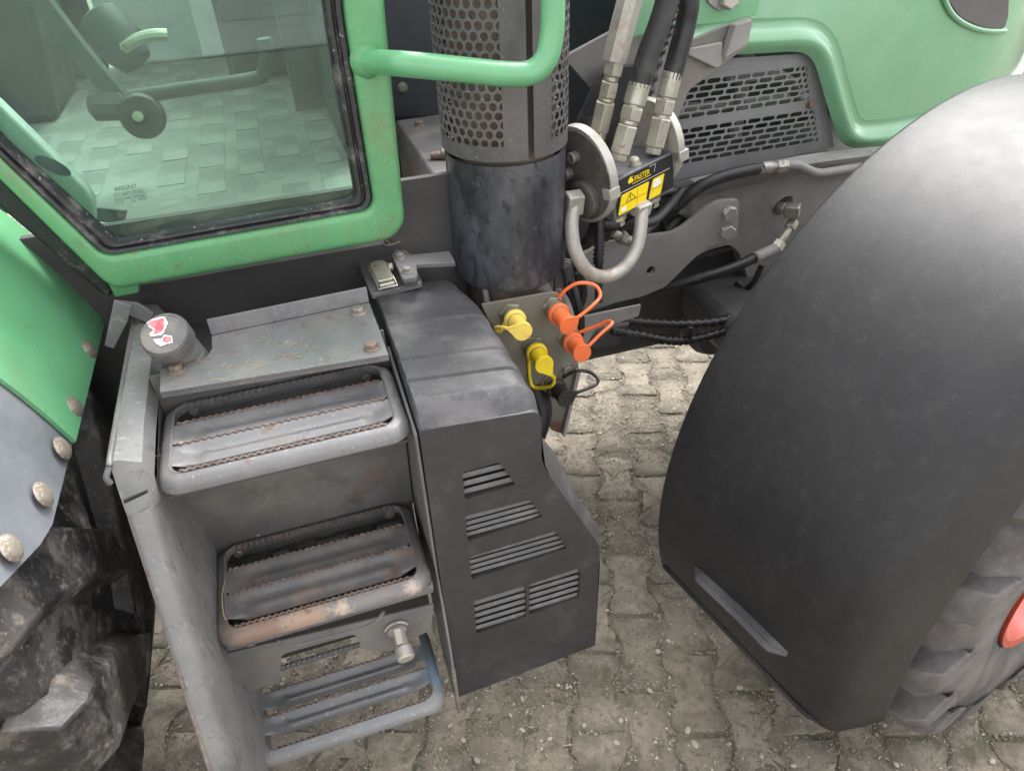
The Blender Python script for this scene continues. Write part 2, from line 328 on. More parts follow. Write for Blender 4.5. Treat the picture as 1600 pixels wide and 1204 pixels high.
# ---- paving: grit bed, interlocking dog-bone pavers
PR = R(-20); PU = V((math.cos(PR), math.sin(PR), 0)); PV = V((-math.sin(PR), math.cos(PR), 0))
bed = MB(); NX = 150
def hgt(x, y): return -.0030+.003*math.sin(x*31+math.sin(y*23)*2)*math.sin(y*37+x*5)
vs_, fs_ = [], []
for j in range(NX+1):
    for i in range(NX+1):
        x = -1.0+4.2*i/NX; y = .2+3.6*j/NX; vs_.append((x, y, hgt(x, y)))
for j in range(NX):
    for i in range(NX): a = j*(NX+1)+i; fs_.append((a, a+1, a+NX+2, a+NX+1))
bed.add(vs_, fs_)
pave = bed.build('pavement', joint_m); tag(pave, 'worn interlocking concrete paving with grit and moss in the joints', kind='structure')
LP, HA, HB = .215, .0715, .0485; PITCH_U = HA+HB
def stone_mesh(k):
    rnd = random.Random(k*7+1); g_ = .0045
    h = LP/2-g_; a, c = HA-g_, HB-g_
    o = [(-a, -h), (a, -h), (a, -h*.56), (c, -h*.30), (c, h*.30), (a, h*.56), (a, h), (-a, h), (-a, h*.56), (-c, h*.30), (-c, -h*.30), (-a, -h*.56)]
    o = [(p.x, p.y) for p in rpoly([(x, y, 0) for x, y in o], .014, 2)]
    o = [(x+rnd.uniform(-.005, .005), y+rnd.uniform(-.005, .005)) for x, y in o]
    b = MB(); z = lambda: rnd.uniform(-.0016, .0016)
    b.loft([[(x, y, -.03) for x, y in o], [(x, y, -.009) for x, y in o], [(x*.975, y*.985, -.0015+z()) for x, y in o], [(x*.91, y*.95, .0006+z()*1.2) for x, y in o], [(x*.45, y*.6, .0012+z()*1.5) for x, y in o]], True, False, True)
    return b.mesh('paver', 60)
SM = [stone_mesh(k) for k in range(6)]
for m_ in SM: m_.materials.append(paver_m)
def proj(p):
    q = V(p)-CAM; z = q.dot(_d)
    if z < .05: return (-9999, -9999)
    return (800+FPX*q.dot(_rr)/z, 602-FPX*q.dot(_uu)/z)
far = MB(); cells = []
for i in range(-16, 40):
    for j in range(-8, 26):
        p = PU*(i*PITCH_U)+PV*(j*LP+(i % 2)*LP/2)
        if not (-1.0 < p.x < 3.1 and .25 < p.y < 3.7): continue
        x, y = proj(p)
        vis = (190 < x < 480 and 830 < y < 1260) or (640 < x < 1440 and 470 < y < 1260) or (1330 < x < 1680 and 1030 < y < 1260) or (380 < x < 760 and 930 < y < 1260)
        cells.append((not vis, (p-V((.5, 1.0, 0))).length, p))
cells.sort(key=lambda c: (c[0], c[1])); cnt = 0
for nv, _, p in cells:
    k = random.randrange(6); M = Matrix.Translation(p+V((0, 0, random.uniform(-.003, .003)))) @ Matrix.Rotation(PR+random.choice((0, math.pi))+random.gauss(0, .018), 4, 'Z') @ Matrix.Rotation(random.gauss(0, .012), 4, 'X')
    if not nv and cnt < 290:
        link('paver', SM[k], None, pave, M=M); cnt += 1
    else:
        far.add([M @ q.co for q in SM[k].vertices], [tuple(f.vertices) for f in SM[k].polygons])
fo = far.build('paver_field', paver_m, pave, ang=60); fo['kind'] = 'stuff'

# grit, moss
def pebble(mb, p, r, rnd):
    a = rnd.uniform(0, 6.28); sx, sy, sz = r*rnd.uniform(.8, 1.5), r*rnd.uniform(.6, 1), r*rnd.uniform(.35, .7)
    vs = []
    for k in range(6):
        q = a+k*math.pi/3; f = rnd.uniform(.75, 1.1); x, y = math.cos(q-a)*sx*f, math.sin(q-a)*sy*f
        vs.append((p.x+x*math.cos(a)-y*math.sin(a), p.y+x*math.sin(a)+y*math.cos(a), p.z+sz*rnd.uniform(-.2, .3)))
    vs.append((p.x+rnd.uniform(-.2, .2)*r, p.y+rnd.uniform(-.2, .2)*r, p.z+sz))
    mb.add(vs, [(k, (k+1) % 6, 6) for k in range(6)])
grit = MB(); grit2 = MB(); rnd = random.Random(5)
for k in range(90000):
    p = V((rnd.uniform(-.7, 2.6), rnd.uniform(.3, 2.6), 0)); x, y = proj(p)
    if not (200 < x < 1660 and 470 < y < 1240): continue
    # grit gathers in the joints
    a = p.dot(PU)/PITCH_U; fa = abs(a-round(a)); 
    if fa < .33 and rnd.random() < .25: continue
    r = min(.0014+rnd.expovariate(1/.0011), .0065); pebble(grit if rnd.random() < .90 else grit2, p+V((0, 0, .001)), r, rnd)
go_ = grit.build('grit', pebble_m, ang=80); tag(go_, 'brown and grey grit scattered over the paving', 'grit', kind='stuff')
gp_ = grit2.build('pale_grit', pale_pebble, ang=80); tag(gp_, 'pale grit scattered over the paving', 'grit', kind='stuff')
moss = MB()
for k in range(5200):
    p = V((rnd.uniform(-.6, 2.2), rnd.uniform(.4, 2.4), 0)); x, y = proj(p)
    if not (220 < x < 1500 and 480 < y < 1240): continue
    a = p.dot(PU)/PITCH_U; fa = abs(a-round(a))
    if fa < .36 or math.sin(p.x*9+2)*math.sin(p.y*8) < .05: continue
    h = rnd.uniform(.003, .011); q = rnd.uniform(0, 6.28); d_ = V((math.cos(q), math.sin(q), 0)); e = V((-d_.y, d_.x, 0))*.0013
    p = p-V((0, 0, .006)); moss.add([p-e, p+e, p+d_*h*rnd.uniform(.3, 1.2)+V((0, 0, h))], [(0, 1, 2)])
mo = moss.build('moss', moss_m); tag(mo, 'short moss and weeds sprouting in the paving joints', 'moss', kind='stuff')
PB = []
for k in range(4):
    b = MB(); rn = random.Random(k+40); vs = []
    bm = bmesh.new(); bmesh.ops.create_icosphere(bm, subdivisions=2, radius=1)
    for v_ in bm.verts: v_.co = V((v_.co.x*1.25, v_.co.y*.9, v_.co.z*.6))*rn.uniform(.86, 1.1)
    me = bpy.data.meshes.new('pebble'); bm.to_mesh(me); bm.free()
    for pl in me.polygons: pl.use_smooth = True
    me.materials.append(pale_pebble); PB.append(me)
for k, (x, y, r) in enumerate([(939, 610, .006), (1086, 1162, .009), (1028, 1017, .007), (1015, 1078, .006), (1075, 1140, .008), (963, 1160, .007), (912, 1133, .006), (872, 1070, .005), (525, 1019, .010), (1156, 1073, .007), (1190, 1180, .006), (1240, 1195, .006), (1400, 1193, .006), (1550, 1188, .007), (285, 1040, .008), (265, 1010, .006), (745, 1187, .007), (970, 1125, .006), (724, 1156, .006), (1035, 695, .005), (1000, 560, .005)]):
    p = P(x, y, 'Z', .004); o = link('pebble', PB[k % 4], None, M=Matrix.Translation(p) @ Matrix.Rotation(k*1.7, 4, 'Z') @ Matrix.Scale(r, 4))
    tag(o, 'small pale pebble lying loose on the paving', 'pebble', 'pale pebbles on the paving')

# ---- white wall added for blown-out brightness past the bonnet, pale wall behind (seen mirrored in the door glass)
b = MB(); b.box(3.2, 12, 5.2, 5.5, -.02, 5); o = b.build('glare_white', glare_white, bevel=.01); tag(o, 'white wall added for the blown-out brightness beyond the green bonnet', 'wall')
pw = MB(); pw.box(-.6, 8, -6.6, -6.45, -.02, 3.6); o = pw.build('pale_wall', pale_wall, bevel=.01); tag(o, 'pale boarded wall reflected in the cab door glass', 'wall')
for k in range(13):
    q = MB(); q.box(-.6, 8, -6.45, -6.44, .005+k*.3, .3+k*.3) if k < 12 else q.box(-.62, 8, -6.62, -6.42, 3.601, 3.65); link('board' if k < 12 else 'capping', q.mesh('board'), pale_wall, o, .003)

# ==================================================================== TRACTOR
T = empty('tractor', (.2, 1.9, 0))
tag(T, 'green tractor with grey cab steps, black side cover and black front mudguard', 'tractor')
def part(name, mb, m, bevel=0, parent=None, ang=35, label=None):
    o = mb.build(name, m, parent or T, bevel, ang)
    if label: o['label'] = label
    return o

# ---- steps --------------------------------------------------------
def rr_loop(x0, x1, y0, y1, r, z, nx=64, ny=6, nc=6, wav=0, amp=0):
    L = []
    def cor(cx, cy, a0):
        for k in range(nc): a = a0+math.pi/2*k/nc; L.append((cx+r*math.cos(a), cy+r*math.sin(a), z))
    def st(ax, ay, bx, by, n_, wv):
        for k in range(n_):
            t_ = k/n_; s = amp*math.sin(k*math.pi/1.0+math.pi/2) if wv and 1 < k < n_-1 else 0
            L.append((ax+(bx-ax)*t_, ay+(by-ay)*t_+s, z+abs(s)*0))
    st(x0+r, y0, x1-r, y0, nx, wav); cor(x1-r, y0+r, -math.pi/2)
    st(x1, y0+r, x1, y1-r, ny, 0); cor(x1-r, y1-r, 0)
    st(x1-r, y1, x0+r, y1, nx, wav); cor(x0+r, y1-r, math.pi/2)
    st(x0, y1-r, x0, y0+r, ny, 0); cor(x0+r, y0+r, math.pi)
    return L
def ribbon(x0, x1, y, z, h, parent, m=None, n_=112, amp=.002):
    b = MB(); a = []; c = []
    for k in range(n_+1):
        x = lerp(x0, x1, k/n_); yy = y+amp*math.sin(k*2*math.pi/4.0)
        a.append((x, yy)); 
    b.loft([[(x, yy+.0012, z-h) for x, yy in a], [(x, yy+.0012, z) for x, yy in a], [(x, yy-.0012, z) for x, yy in a], [(x, yy-.0012, z-h) for x, yy in a]], False)
    return b.build('serrated_edge', m or rusty, parent, ang=60)
def step(x0, x1, y0, y1, z, m, lip=.022, bars=2, hwf=.135, pan=None, label=None):
    b = MB(); fr, fs, fb = .019, .021, .009
    r = .032
    loops = [rr_loop(x0+fs, x1-fs, y0+fr, y1-fb, .022, z-.012), rr_loop(x0+fs, x1-fs, y0+fr, y1-fb, .022, z-.001),
             rr_loop(x0+fs-.003, x1-fs+.003, y0+fr-.003, y1-fb+.003, .024, z+.0008)]
    for off, dz in ((.016, 0), (.010, -.0018), (.005, -.0055), (.0018, -.011), (0, -.018), (0, -lip)):
        loops.append(rr_loop(x0+off, x1-off, y0+off, y1-off*.5, r-off*.4, z+dz))
    loops.append(rr_loop(x0+.004, x1-.004, y0+.004, y1-.004, r-.004, z-lip))
    loops.append(rr_loop(x0+.005, x1-.005, y0+.005, y1-.005, r-.004, z-.014))
    b.loft(loops)
    o = part('step_tread', b, m, ang=50, label=label)
    xa, xb = x0+fs, x1-fs; ya, yb = y0+fr, y1-fb; W = yb-ya
    ribbon(xa+.012, xb-.012, ya+.001, z+.0025, .008, o); ribbon(xa+.012, xb-.012, yb-.001, z+.0025, .008, o, m)
    for k in range(bars):
        hw = W*hwf; yc = ya+W*(.40, .71)[k]-hw
        q = MB(); N = 40; prof = [(hw, -.011), (hw, 0), (hw*.8, -.0008), (hw*.55, -.006), (hw*.1, -.0085), (-hw*.1, -.0062), (-hw*.45, -.0062), (-hw*.62, -.0088), (-hw*.9, -.0095), (-hw, -.013), (-hw, -.017)]
        lo = []
        for i in range(N+1):
            x = lerp(xa-.001, xb+.001, i/N); e = min(1, min(i, N-i)/4.0); l = []
            for dy, dz in prof:
                emb = 1 if (5 < i < N-5) else 0
                zz = dz if (dz != -.0062 or emb) else -.0088
                l.append((x, yc+dy, z-.001+lerp(-.001, zz, e)))
            lo.append(l)
        q.loft(lo, False); q.build('step_bar', m, o, ang=40)
        ribbon(xa+.004, xb-.004, yc+hw, z+.0015, .008, o)
    return o
X0, X1 = -.262, .089
s1 = step(X0, X1, .80, .985, 1.016, step_m, label='grey top step with reddish serrated edges')
s2 = step(X0-.006, X1-.008, .765, .965, .714, step_worn, label='middle step with its front lip worn to rust and bare metal')
s3 = step(X0-.022, X1-.022, .725, .915, .412, step_blue, hwf=.10, label='bottom step touched up in blue-grey paint, open to the ground')
# stringer plate between steps and cover
b = MB(); b.prism([(.0905, y, z) for y, z in ((.80, 1.0), (.80, .7), (.775, .5), (.772, .285), (.90, .285), (1.0, .6), (1.0, 1.03))], (.0045, 0, 0)); rp = part('step_side_plate', b, steel_pale, .001, label='thin scuffed side plate with rusty lower edge')
b = MB(); b.prism([(.0885, y, z) for y, z in ((.7735, .43), (.7735, .275), (.79, .275), (.79, .43))], (.0075, 0, 0)); b.build('edge_strip', rusty, rp, .001)
# left side panel
xs_ = -.298
pan = [(.826, 1.052), (.815, 1.030), (.822, 1.022), (.803, 1.016), (.785, .985), (.625, .60), (.50, .30), (.55, .26), (.80, .26), (1.02, .62), (1.24, .9), (1.24, 1.055)]
b = MB(); b.prism([(xs_-.004, y, z) for y, z in pan], (.004, 0, 0)); lp = part('step_side_panel', b, steel_pale, .0015, label='scuffed grey panel left of the steps')
b = MB(); b.tube(crom([(xs_-.006, 1.24, 1.058), (xs_-.006, 1.0, 1.057), (xs_-.006, .84, 1.056), (xs_-.008, .822, 1.05), (xs_-.014, .813, 1.04), (xs_-.012, .812, 1.03)], 6), .0042, 10); b.build('rolled_edge', steel, lp)
b = MB(); b.tube(crom([(xs_-.003, .70, .775), (xs_-.003, .66, .68), (xs_-.003, .625, .60), (xs_-.003, .5, .3)], 6), .0028, 8); b.build('rusty_edge', rusty, lp)
q = MB()
for y, z0 in ((.80, 1.012),): q.prism([(xs_+.0005, .80, 1.008), (xs_+.0005, .86, 1.018), (xs_+.0005, .86, 1.021), (xs_+.0005, .80, 1.012)], (.002, 0, 0))
q.build('slot', dark, lp)
# front flange folded inwards, running down beside the steps, and the top flange
b = MB(); lo = []
for t_ in [i/16 for i in range(17)]:
    y = lerp(.787, .50, t_); z = lerp(.99, .30, t_)
    lo.append([(xs_-.004, y+.003, z), (xs_-.002, y, z), (xs_+.004, y-.0005, z), (xs_+.019, y+.003, z), (xs_+.025, y+.008, z), (xs_+.029, y+.02, z), (xs_+.0335, y+.06, z+.01), (xs_+.034, y+.20, z+.03), (xs_+.034, y+.34, z+.05)])
b.loft(lo, False); b.build('panel_fold', steel_pale, lp, ang=60)
b = MB(); b.prism(PP(((193, 782), (231, 766), (230, 770), (194, 787)), 'Y', .782), (0, .003, 0)); b.build('seam_gap', black, lp)
b = MB(); b.loft([[(xs_-.007, 1.24, 1.058), (xs_+.006, 1.24, 1.061), (xs_+.028, 1.24, 1.056), (xs_+.036, 1.24, 1.035)], [(xs_-.007, .90, 1.058), (xs_+.006, .90, 1.061), (xs_+.03, .90, 1.054), (xs_+.038, .90, 1.03)], [(xs_-.007, .826, 1.056), (xs_+.006, .824, 1.055), (xs_+.03, .822, 1.045), (xs_+.038, .822, 1.02)], [(xs_-.005, .802, 1.018), (xs_+.008, .800, 1.016), (xs_+.028, .806, 1.01), (xs_+.036, .816, 1.0)], [(xs_-.004, .789, .99), (xs_+.006, .786, .988), (xs_+.028, .797, .985), (xs_+.034, .815, .98)]], False); b.build('panel_flange', steel_pale, lp, ang=40)
# risers, box below middle step
b = MB(); b.prism([(-.28, .885, 1.0), (.088, .885, 1.0), (.088, .972, .69), (-.28, .972, .69)], (0, .004, 0)); rs = part('riser', b, riser_m, .001, label='dusty riser plate between top and middle step')
b = MB(); b.box(-.262, .088, .986, .990, .93, 1.07); rb = part('step_back_plate', b, riser_m)
for x, y in ((303, 640), (573, 588)): bolt(B_S, P(x, y, 'Y', .985), (0, -1, .1), rb)
b = MB(); b.box(-.266, .08, .966, .970, .62, .712); rb = part('step_back_plate', b, riser_m)
for x, y, me in ((372, 862, B_S), (608, 800, B_R)): bolt(me, P(x, y, 'Y', .9655), (0, -1, .1), rb)
b = MB(); b.box(-.255, .082, .822, .985, .972, .976); part('step_pan', b, dark)
dirt = mat('step_dirt', (.045, .042, .04), .9, spots=[((.14, .125, .105), 22, .5, .7, .6), ((.02, .02, .02), 60, .5, .65, .7)], bump=(90, 1))
b = MB(); vs_, fs_ = [], []
for j in range(13):
    for i in range(25):
        vs_.append((lerp(-.262, .077, i/24), lerp(.785, .962, j/12), .678+random.uniform(-.003, .004)+.006*math.sin(i*.9+j)*math.sin(j*1.3)))
for j in range(12):
    for i in range(24): a = j*25+i; fs_.append((a, a+1, a+26, a+25))
b.add(vs_, fs_); part('step_dirt', b, dirt, ang=70)
tag(bpy.data.objects['step_dirt'], 'damp dirt caught under the middle step')
yb_ = .792
b = MB(); b.box(-.262, .082, yb_-.006, .955, .655, .678); bx = part('tool_box', b, steel, .004, label='grey box hung under the middle step')
pz = lambda x, y: P(x, y, 'Y', yb_)
ou = [pz(*p) for p in ((342, 1024), (678, 944), (673, 984), (640, 1000), (610, 1018), (566, 1016), (556, 990), (440, 1022), (437, 1066), (388, 1079))]
b = MB(); b.prism(rpoly(ou, [.003, .003, .01, .01, .006, .012, .01, .01, .01, .006], 3), (0, .004, 0)); b.build('box_front', riser_m, bx, .001)
b = MB(); b.box(-.252, .075, .90, .904, .52, .66); b.build('box_back', dark, bx)
rec = [pz(*p) for p in ((432, 1000), (455, 1000), (560, 973), (592, 958), (600, 951), (596, 960), (575, 972), (460, 1009), (445, 1009))]
b = MB(); b.tube(crom([pz(432, 1000), pz(452, 1008), pz(500, 997), pz(560, 981), pz(585, 971), pz(600, 955)], 6), .0035, 8); b.build('handle_lip', steel, bx)
kp = pz(620, 983)
b = MB(); b.lathe(kp+V((0, .0, 0)), (0, -1, -.12), [(.017, 0), (.017, .004)], 24); b.tube([kp+V((.021*math.cos(a), -.004, .021*math.sin(a)+.004)) for a in [R(20+k*14) for k in range(11)]], .0028, 8)
kn = b.build('locking_ring', zinc_grey, bx)
b = MB(); b.lathe(kp+V((.002, 0, -.006)), (.05, -1, -.25), [(.011, 0), (.012, .03), (.0155, .031), (.0155, .05), (.013, .053)], 20); b.box(-.006, .006, -.004, .006, -.002, .03, Matrix.Translation(kp+V((0, -.03, .005))) @ Matrix.Rotation(R(-20), 4, 'X'))
b.build('locking_knob', zinc_grey, bx, .0012)
for k, (a_, c_) in enumerate([((650, 480+240), (0, 0))][:0]): pass

# ---- top plate and filler ------------------------------------------
zp = 1.078
pl = PP(((249, 612), (607, 553), (577, 472), (330, 524), (331, 546), (322, 557), (300, 566), (270, 572), (251, 576)), 'Z', zp)
b = MB(); b.prism(rpoly(pl, [.004, .004, .003, .003, .006, .008, .01, .004, .003], 3), (0, 0, -.004)); tp = part('platform_plate', b, step_m, .001, label='grey cover plate behind the top step with dry grass clippings')
b = MB(); b.prism(PP(((249, 612), (607, 553)), 'Z', zp-.004)+[P(607, 553, 'Z', zp-.004)-V((0, 0, .012)), P(249, 612, 'Z', zp-.004)-V((0, 0, .012))], (0, .004, 0)); b.build('front_lip', step_m, tp, .001)
A, B = P(577, 472, 'Z', zp), P(330, 524, 'Z', zp)
b = MB(); b.prism([A, B, B+V((.0, .004, .026)), A+V((0, .004, .026))], (0, .004, 0)); b.build('back_flange', step_m, tp, .001)
for x, y, me in ((560, 488, B_M), (581, 543, B_R), (276, 578, B_R)): bolt(me, P(x, y, 'Z', zp), (0, 0, 1), tp)
c0 = P(256, 521, 'Z', 1.135); ax = (c0-P(330, 600, 'Z', 1.0)).normalized()
ax = ((CAM-c0).normalized()*.75+V((-.25, .1, .6))).normalized()
b = MB(); lo = []
NS = 96
ca, cb = ax.orthogonal().normalized(), None; cb = ax.cross(ca)
for rr_, tt, wv in ((.0335, -.03, 1), (.034, -.002, 1), (.032, .001, 0), (.030, .0012, 0), (.0295, .0002, 0), (.02, .0005, 0), (.004, .0008, 0)):
    lo.append([c0+ax*tt+ca*((rr_+wv*.0013*math.cos(k*math.pi))*math.cos(2*math.pi*k/NS))+cb*((rr_+wv*.0013*math.cos(k*math.pi))*math.sin(2*math.pi*k/NS)) for k in range(NS)])
b.loft(lo, True, False, True); capm = mat('grey_cap_plastic', (.125, .12, .12), .6, spots=[(DUST, 20, .45, .7, .5)], bump=(200, .2))
cap = part('filler_cap', b, capm, label='ribbed grey filler cap with the remains of a red sticker')
b = MB(); b.tube(crom([c0-ax*.02, c0-ax*.07, P(318, 590, 'Z', 1.02), P(330, 600, 'Z', .9)], 6), .033, 24, rfun=lambda i: .031); part('filler_neck', b, capm)
def on_plane(x, y, p, n):
    r = ray(x, y); return CAM+r*((p-CAM).dot(n)/r.dot(n))
st_p = c0+ax*.0018
for nm, m_, shapes, off in (('sticker', label_w, [[(229, 504), (237, 499), (250, 495), (257, 495), (263, 504), (259, 511), (256, 520), (250, 524), (236, 526), (233, 521), (240, 515), (234, 511)], [(239, 530), (252, 529), (256, 523), (268, 525), (270, 535), (262, 537), (251, 541), (243, 536)]], 0),
                        ('sticker_print', sticker_r, [[(231, 504), (237, 501), (250, 498), (256, 497), (257, 506), (255, 515), (249, 520), (238, 523), (243, 514), (233, 508)], [(254, 528), (260, 525), (267, 527), (268, 534), (260, 535), (255, 533)]], .0004)):
    b = MB()
    for s_ in shapes:
        jit = []
        pts = s_
        for i in range(len(pts)):
            for k in range(3):
                t_ = k/3; q_ = pts[(i+1) % len(pts)]
                jit.append((lerp(pts[i][0], q_[0], t_)+random.uniform(-.7, .7), lerp(pts[i][1], q_[1], t_)+random.uniform(-.7, .7)))
        b.plate([((on_plane(x, y, st_p, ax)-st_p).dot(ca), (on_plane(x, y, st_p, ax)-st_p).dot(cb)) for x, y in jit], [], st_p+ax*off, ca, cb, .0003)
    b.build(nm, m_, cap)

# ---- recess under the cab ------------------------------------------
b = MB(); b.box(-.45, .30, 1.266, 1.28, .5, 1.20); b.box(-.285, .10, 1.0, 1.265, .98, .99); part('under_cab_panel', b, dark)
b = MB(); b.box(-.28, .09, 1.0, 1.26, .30, .978); part('fuel_tank', b, dark, .01)
b = MB(); b.prism(PP(((178, 470), (205, 478), (200, 500), (178, 545), (163, 540)), 'Y', 1.15), (0, .006, 0)); b.prism(PP(((178, 470), (215, 474), (240, 490), (232, 505), (200, 492)), 'Y', 1.17), (0, .006, 0)); part('fender_bracket', b, steel_pale, .001)

# ---- side cover ------------------------------------------------------
YF = .79
fx = lambda x, y: (P(x, y, 'Y', YF).x, P(x, y, 'Y', YF).z)
outl = [fx(*p) for p in ((655, 673), (846, 641), (846, 722), (862, 748), (937, 852), (930, 1008), (715, 1089))]
outl2 = [(q.x, q.y) for q in rpoly([(x, z, 0) for x, z in outl], [.002, .022, .03, .05, .012, .006, .004], 6)]
vents = [((722, 738), (781, 722), (806, 757), (727, 780)), ((727, 806), (829, 780), (848, 807), (731, 846)), ((733, 870), (868, 829), (886, 856), (737, 905)), ((740, 938), (822, 914), (823, 962), (745, 991)), ((827, 913), (907, 886), (905, 932), (827, 961))]
vh = []
for vq in vents:
    vh.append([(q.x, q.y) for q in rpoly([(*fx(*p), 0) for p in vq], .004, 3)])
b = MB(); b.plate(outl2, vh, (0, YF, 0), (1, 0, 0), (0, 0, 1), .009)
cover = part('side_cover', b, plastic, .0022, label='black plastic side cover with slotted vents')
slat_m = mat('skylit_slat_plastic', (.10, .098, .10), .5, spots=[((.2, .19, .18), 30, .5, .75, .5)], bump=(300, .1))  # base lightened to paint skylight on the slat tops, plus dust mottling
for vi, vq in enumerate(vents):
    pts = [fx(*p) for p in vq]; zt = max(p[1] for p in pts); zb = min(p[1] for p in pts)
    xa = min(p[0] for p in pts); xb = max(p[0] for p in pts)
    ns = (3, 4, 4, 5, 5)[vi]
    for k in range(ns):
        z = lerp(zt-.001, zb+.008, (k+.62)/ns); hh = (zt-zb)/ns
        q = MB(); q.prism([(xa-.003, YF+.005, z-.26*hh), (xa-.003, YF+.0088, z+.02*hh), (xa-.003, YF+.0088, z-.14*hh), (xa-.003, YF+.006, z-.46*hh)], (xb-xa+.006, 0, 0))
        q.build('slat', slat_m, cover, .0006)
b = MB(); b.prism([(x, YF+.034, z) for x, z in ((.105, .97), (.25, .95), (.262, .87), (.37, .62), (.37, .36), (.105, .34))], (0, .004, 0)); b.build('vent_back', black, cover)
# body: loft of sections going back from the face, with stepped ribs on the top
secs = []
def section(y, zt, xr, sh=0., zl=.9):
    xl = .0975+sh
    k = []; up_ = y > .86
    xr2 = xr
    z2 = zt-.02
    k += [(xl, y, .307), (xl, y, zt-.004), (xl+.003, y, zt)]
    for a in range(7):
        q = R(90-a*15); rr_ = .032
        k.append((xr2-rr_+rr_*math.cos(q), y, zt-rr_+rr_*math.sin(q)))
    k += [(xr2+.001, y, .965), (xr2+.006, y, .90), (xr2+.025, y, .845), (.345+(xr2-.283), y, .74), (.392+(xr2-.283)*.7, y, .645), (.397+(xr2-.283)*.7, y, .62), (.398+(xr2-.283)*.7, y, .372)]
    if up_: k = [(xl, y, .86)]+k[1:11]+[(xr2, y, .90)]*6
    else:
        fl = .42*(y-.792)
        k = k[:11]+[(x+fl*(.6 if i < 1 else 1), y_, z+fl*.25*(i < 4)) for i, (x, y_, z) in enumerate(k[11:])]
    return [(x, y_, z-.10*(x-.0975)) for x, y_, z in k]
prof = [(.792, 1.0155, .283), (.797, 1.021, .283), (.802, 1.028, .2835), (.818, 1.046, .284), (.823, 1.0485, .284), (.826, 1.0445, .2835), (.8597, 1.0455, .2825), (.8603, 1.0456, .2825), (.868, 1.046, .282),
        (.871, 1.0505, .282), (.890, 1.0515, .2815), (.893, 1.0475, .281), (.925, 1.0480, .281), (.928, 1.0525, .280), (.975, 1.0535, .279), (.978, 1.0492, .279), (1.03, 1.050, .2775), (1.033, 1.0545, .277), (1.09, 1.052, .274), (1.12, 1.051, .268), (1.15, 1.048, .262), (1.18, 1.046, .258)]
b = MB(); b.loft([section(*p) for p in prof], False, False, False)
cb_ = b.build('cover_body', plastic_top, cover, ang=28)
# top plate, latch and bracket
b = MB(); b.prism(rpoly(PP(((553, 392), (628, 378), (640, 395), (660, 440), (580, 460)), 'Z', 1.056), .006, 3), (0, 0, -.012)); rbx = part('hinge_plate', b, steel, .002, label='rusty brown-grey plate behind the side cover')
for x, y in ((573, 397), (590, 388)): bolt(B_S, P(x, y, 'Z', 1.056), (0, 0, 1), rbx)
br_ = PP(((612, 398), (618, 389), (634, 390), (641, 398), (702, 392), (712, 410), (650, 413), (653, 430), (647, 434), (629, 436)), 'Z', 1.082)
b = MB(); b.prism(rpoly(br_, .004, 3), (0, 0, -.008)); tb = part('shield_bracket', b, steel, .0012)
b = MB(); b.prism(PP(((616, 400), (640, 398), (651, 430), (630, 434)), 'Z', 1.073), (0, 0, -.02)); b.build('spacer', dark, tb)
for x, y in ((625, 402), (636, 424)): bolt(B_S, P(x, y, 'Z', 1.082), (0, 0, 1), tb)
# toggle latch
la = P(592, 420, 'Z', 1.072); lb = P(606, 448, 'Z', 1.066); ly = (lb-la).normalized(); lx = ly.cross(V((0, 0, 1))).normalized(); lz = lx.cross(ly)
ML = Matrix(((lx.x, ly.x, lz.x, la.x), (lx.y, ly.y, lz.y, la.y), (lx.z, ly.z, lz.z, la.z), (0, 0, 0, 1)))
def loc(p): return ML @ V(p)
L_ = (lb-la).length; b = MB()
pr = [(-.014, -.006), (-.010, -.012), (0, -.014), (.010, -.012), (.014, -.006), (.015, L_*.8), (.013, L_*.86), (-.013, L_*.86), (-.015, L_*.8)]
b.prism([loc((x, y, .004)) for x, y in pr], lz*.006); ltc = part('toggle_latch', b, zinc, .0015)
b = MB(); b.tube([loc((-.016, L_*.62, .004)), loc((-.0165, L_*1.05, .001)), loc((.0165, L_*1.05, .001)), loc((.016, L_*.62, .004))], .0016, 8); b.tube([loc((-.013, L_*.94, .003)), loc((.013, L_*.94, .003))], .0035, 10)
b.build('wire_loop', zinc, ltc)
b = MB(); b.lathe(loc((-.016, .004, .001)), -lx, [(.008, 0), (.008, .008), (.006, .009)], 14); b.box(-.017, .017, -.012, L_*.7, -.006, .004, ML); b.build('latch_base', zinc, ltc, .001)

# ---- cab door and handrail -------------------------------------------
YD = 1.185
dp = lambda x, y: (P(x, y, 'Y', YD).x, P(x, y, 'Y', YD).z)
outer = [dp(*p) for p in ((-170, 95), (0, 272), (165, 436), (186, 447), (612, 370), (632, 345), (601, 20), (592, -120))]
inner = [dp(*p) for p in ((-150, 70), (0, 236), (158, 388), (176, 392), (572, 323), (580, 308), (534, 20), (524, -120))]
# door frame as a swept ring with rounded faces
def ring_frame(o_, i_, y0, y1, rad, name, m_, parent, closed=False):
    o3 = [V((x, 0, z)) for x, z in o_]; i3 = [V((x, 0, z)) for x, z in i_]
    o3 = rpoly(o3, [0, .02, .03, .01, .05, .05, .02, 0], 6); i3 = rpoly(i3, [0, .02, .02, .012, .02, .02, .02, 0], 6)
    secs_ = []
    for a_, c_ in zip(o3, i3):
        d_ = c_-a_
        l = []
        for s_, yy in ((0, 1), (0, .26), (.03, .13), (.085, .04), (.17, .005), (.25, 0), (.8, 0), (.9, .02), (.96, .08), (1, .2), (1, 1)):
            q_ = a_+d_*s_; l.append((q_.x, lerp(y0, y1, yy), q_.z))
        secs_.append(l)
    b = MB(); b.loft(secs_, False); return b.build(name, m_, parent, ang=45)
door = ring_frame(outer, inner, YD-.02, YD+.05, .01, 'cab_door', green_dull, T)
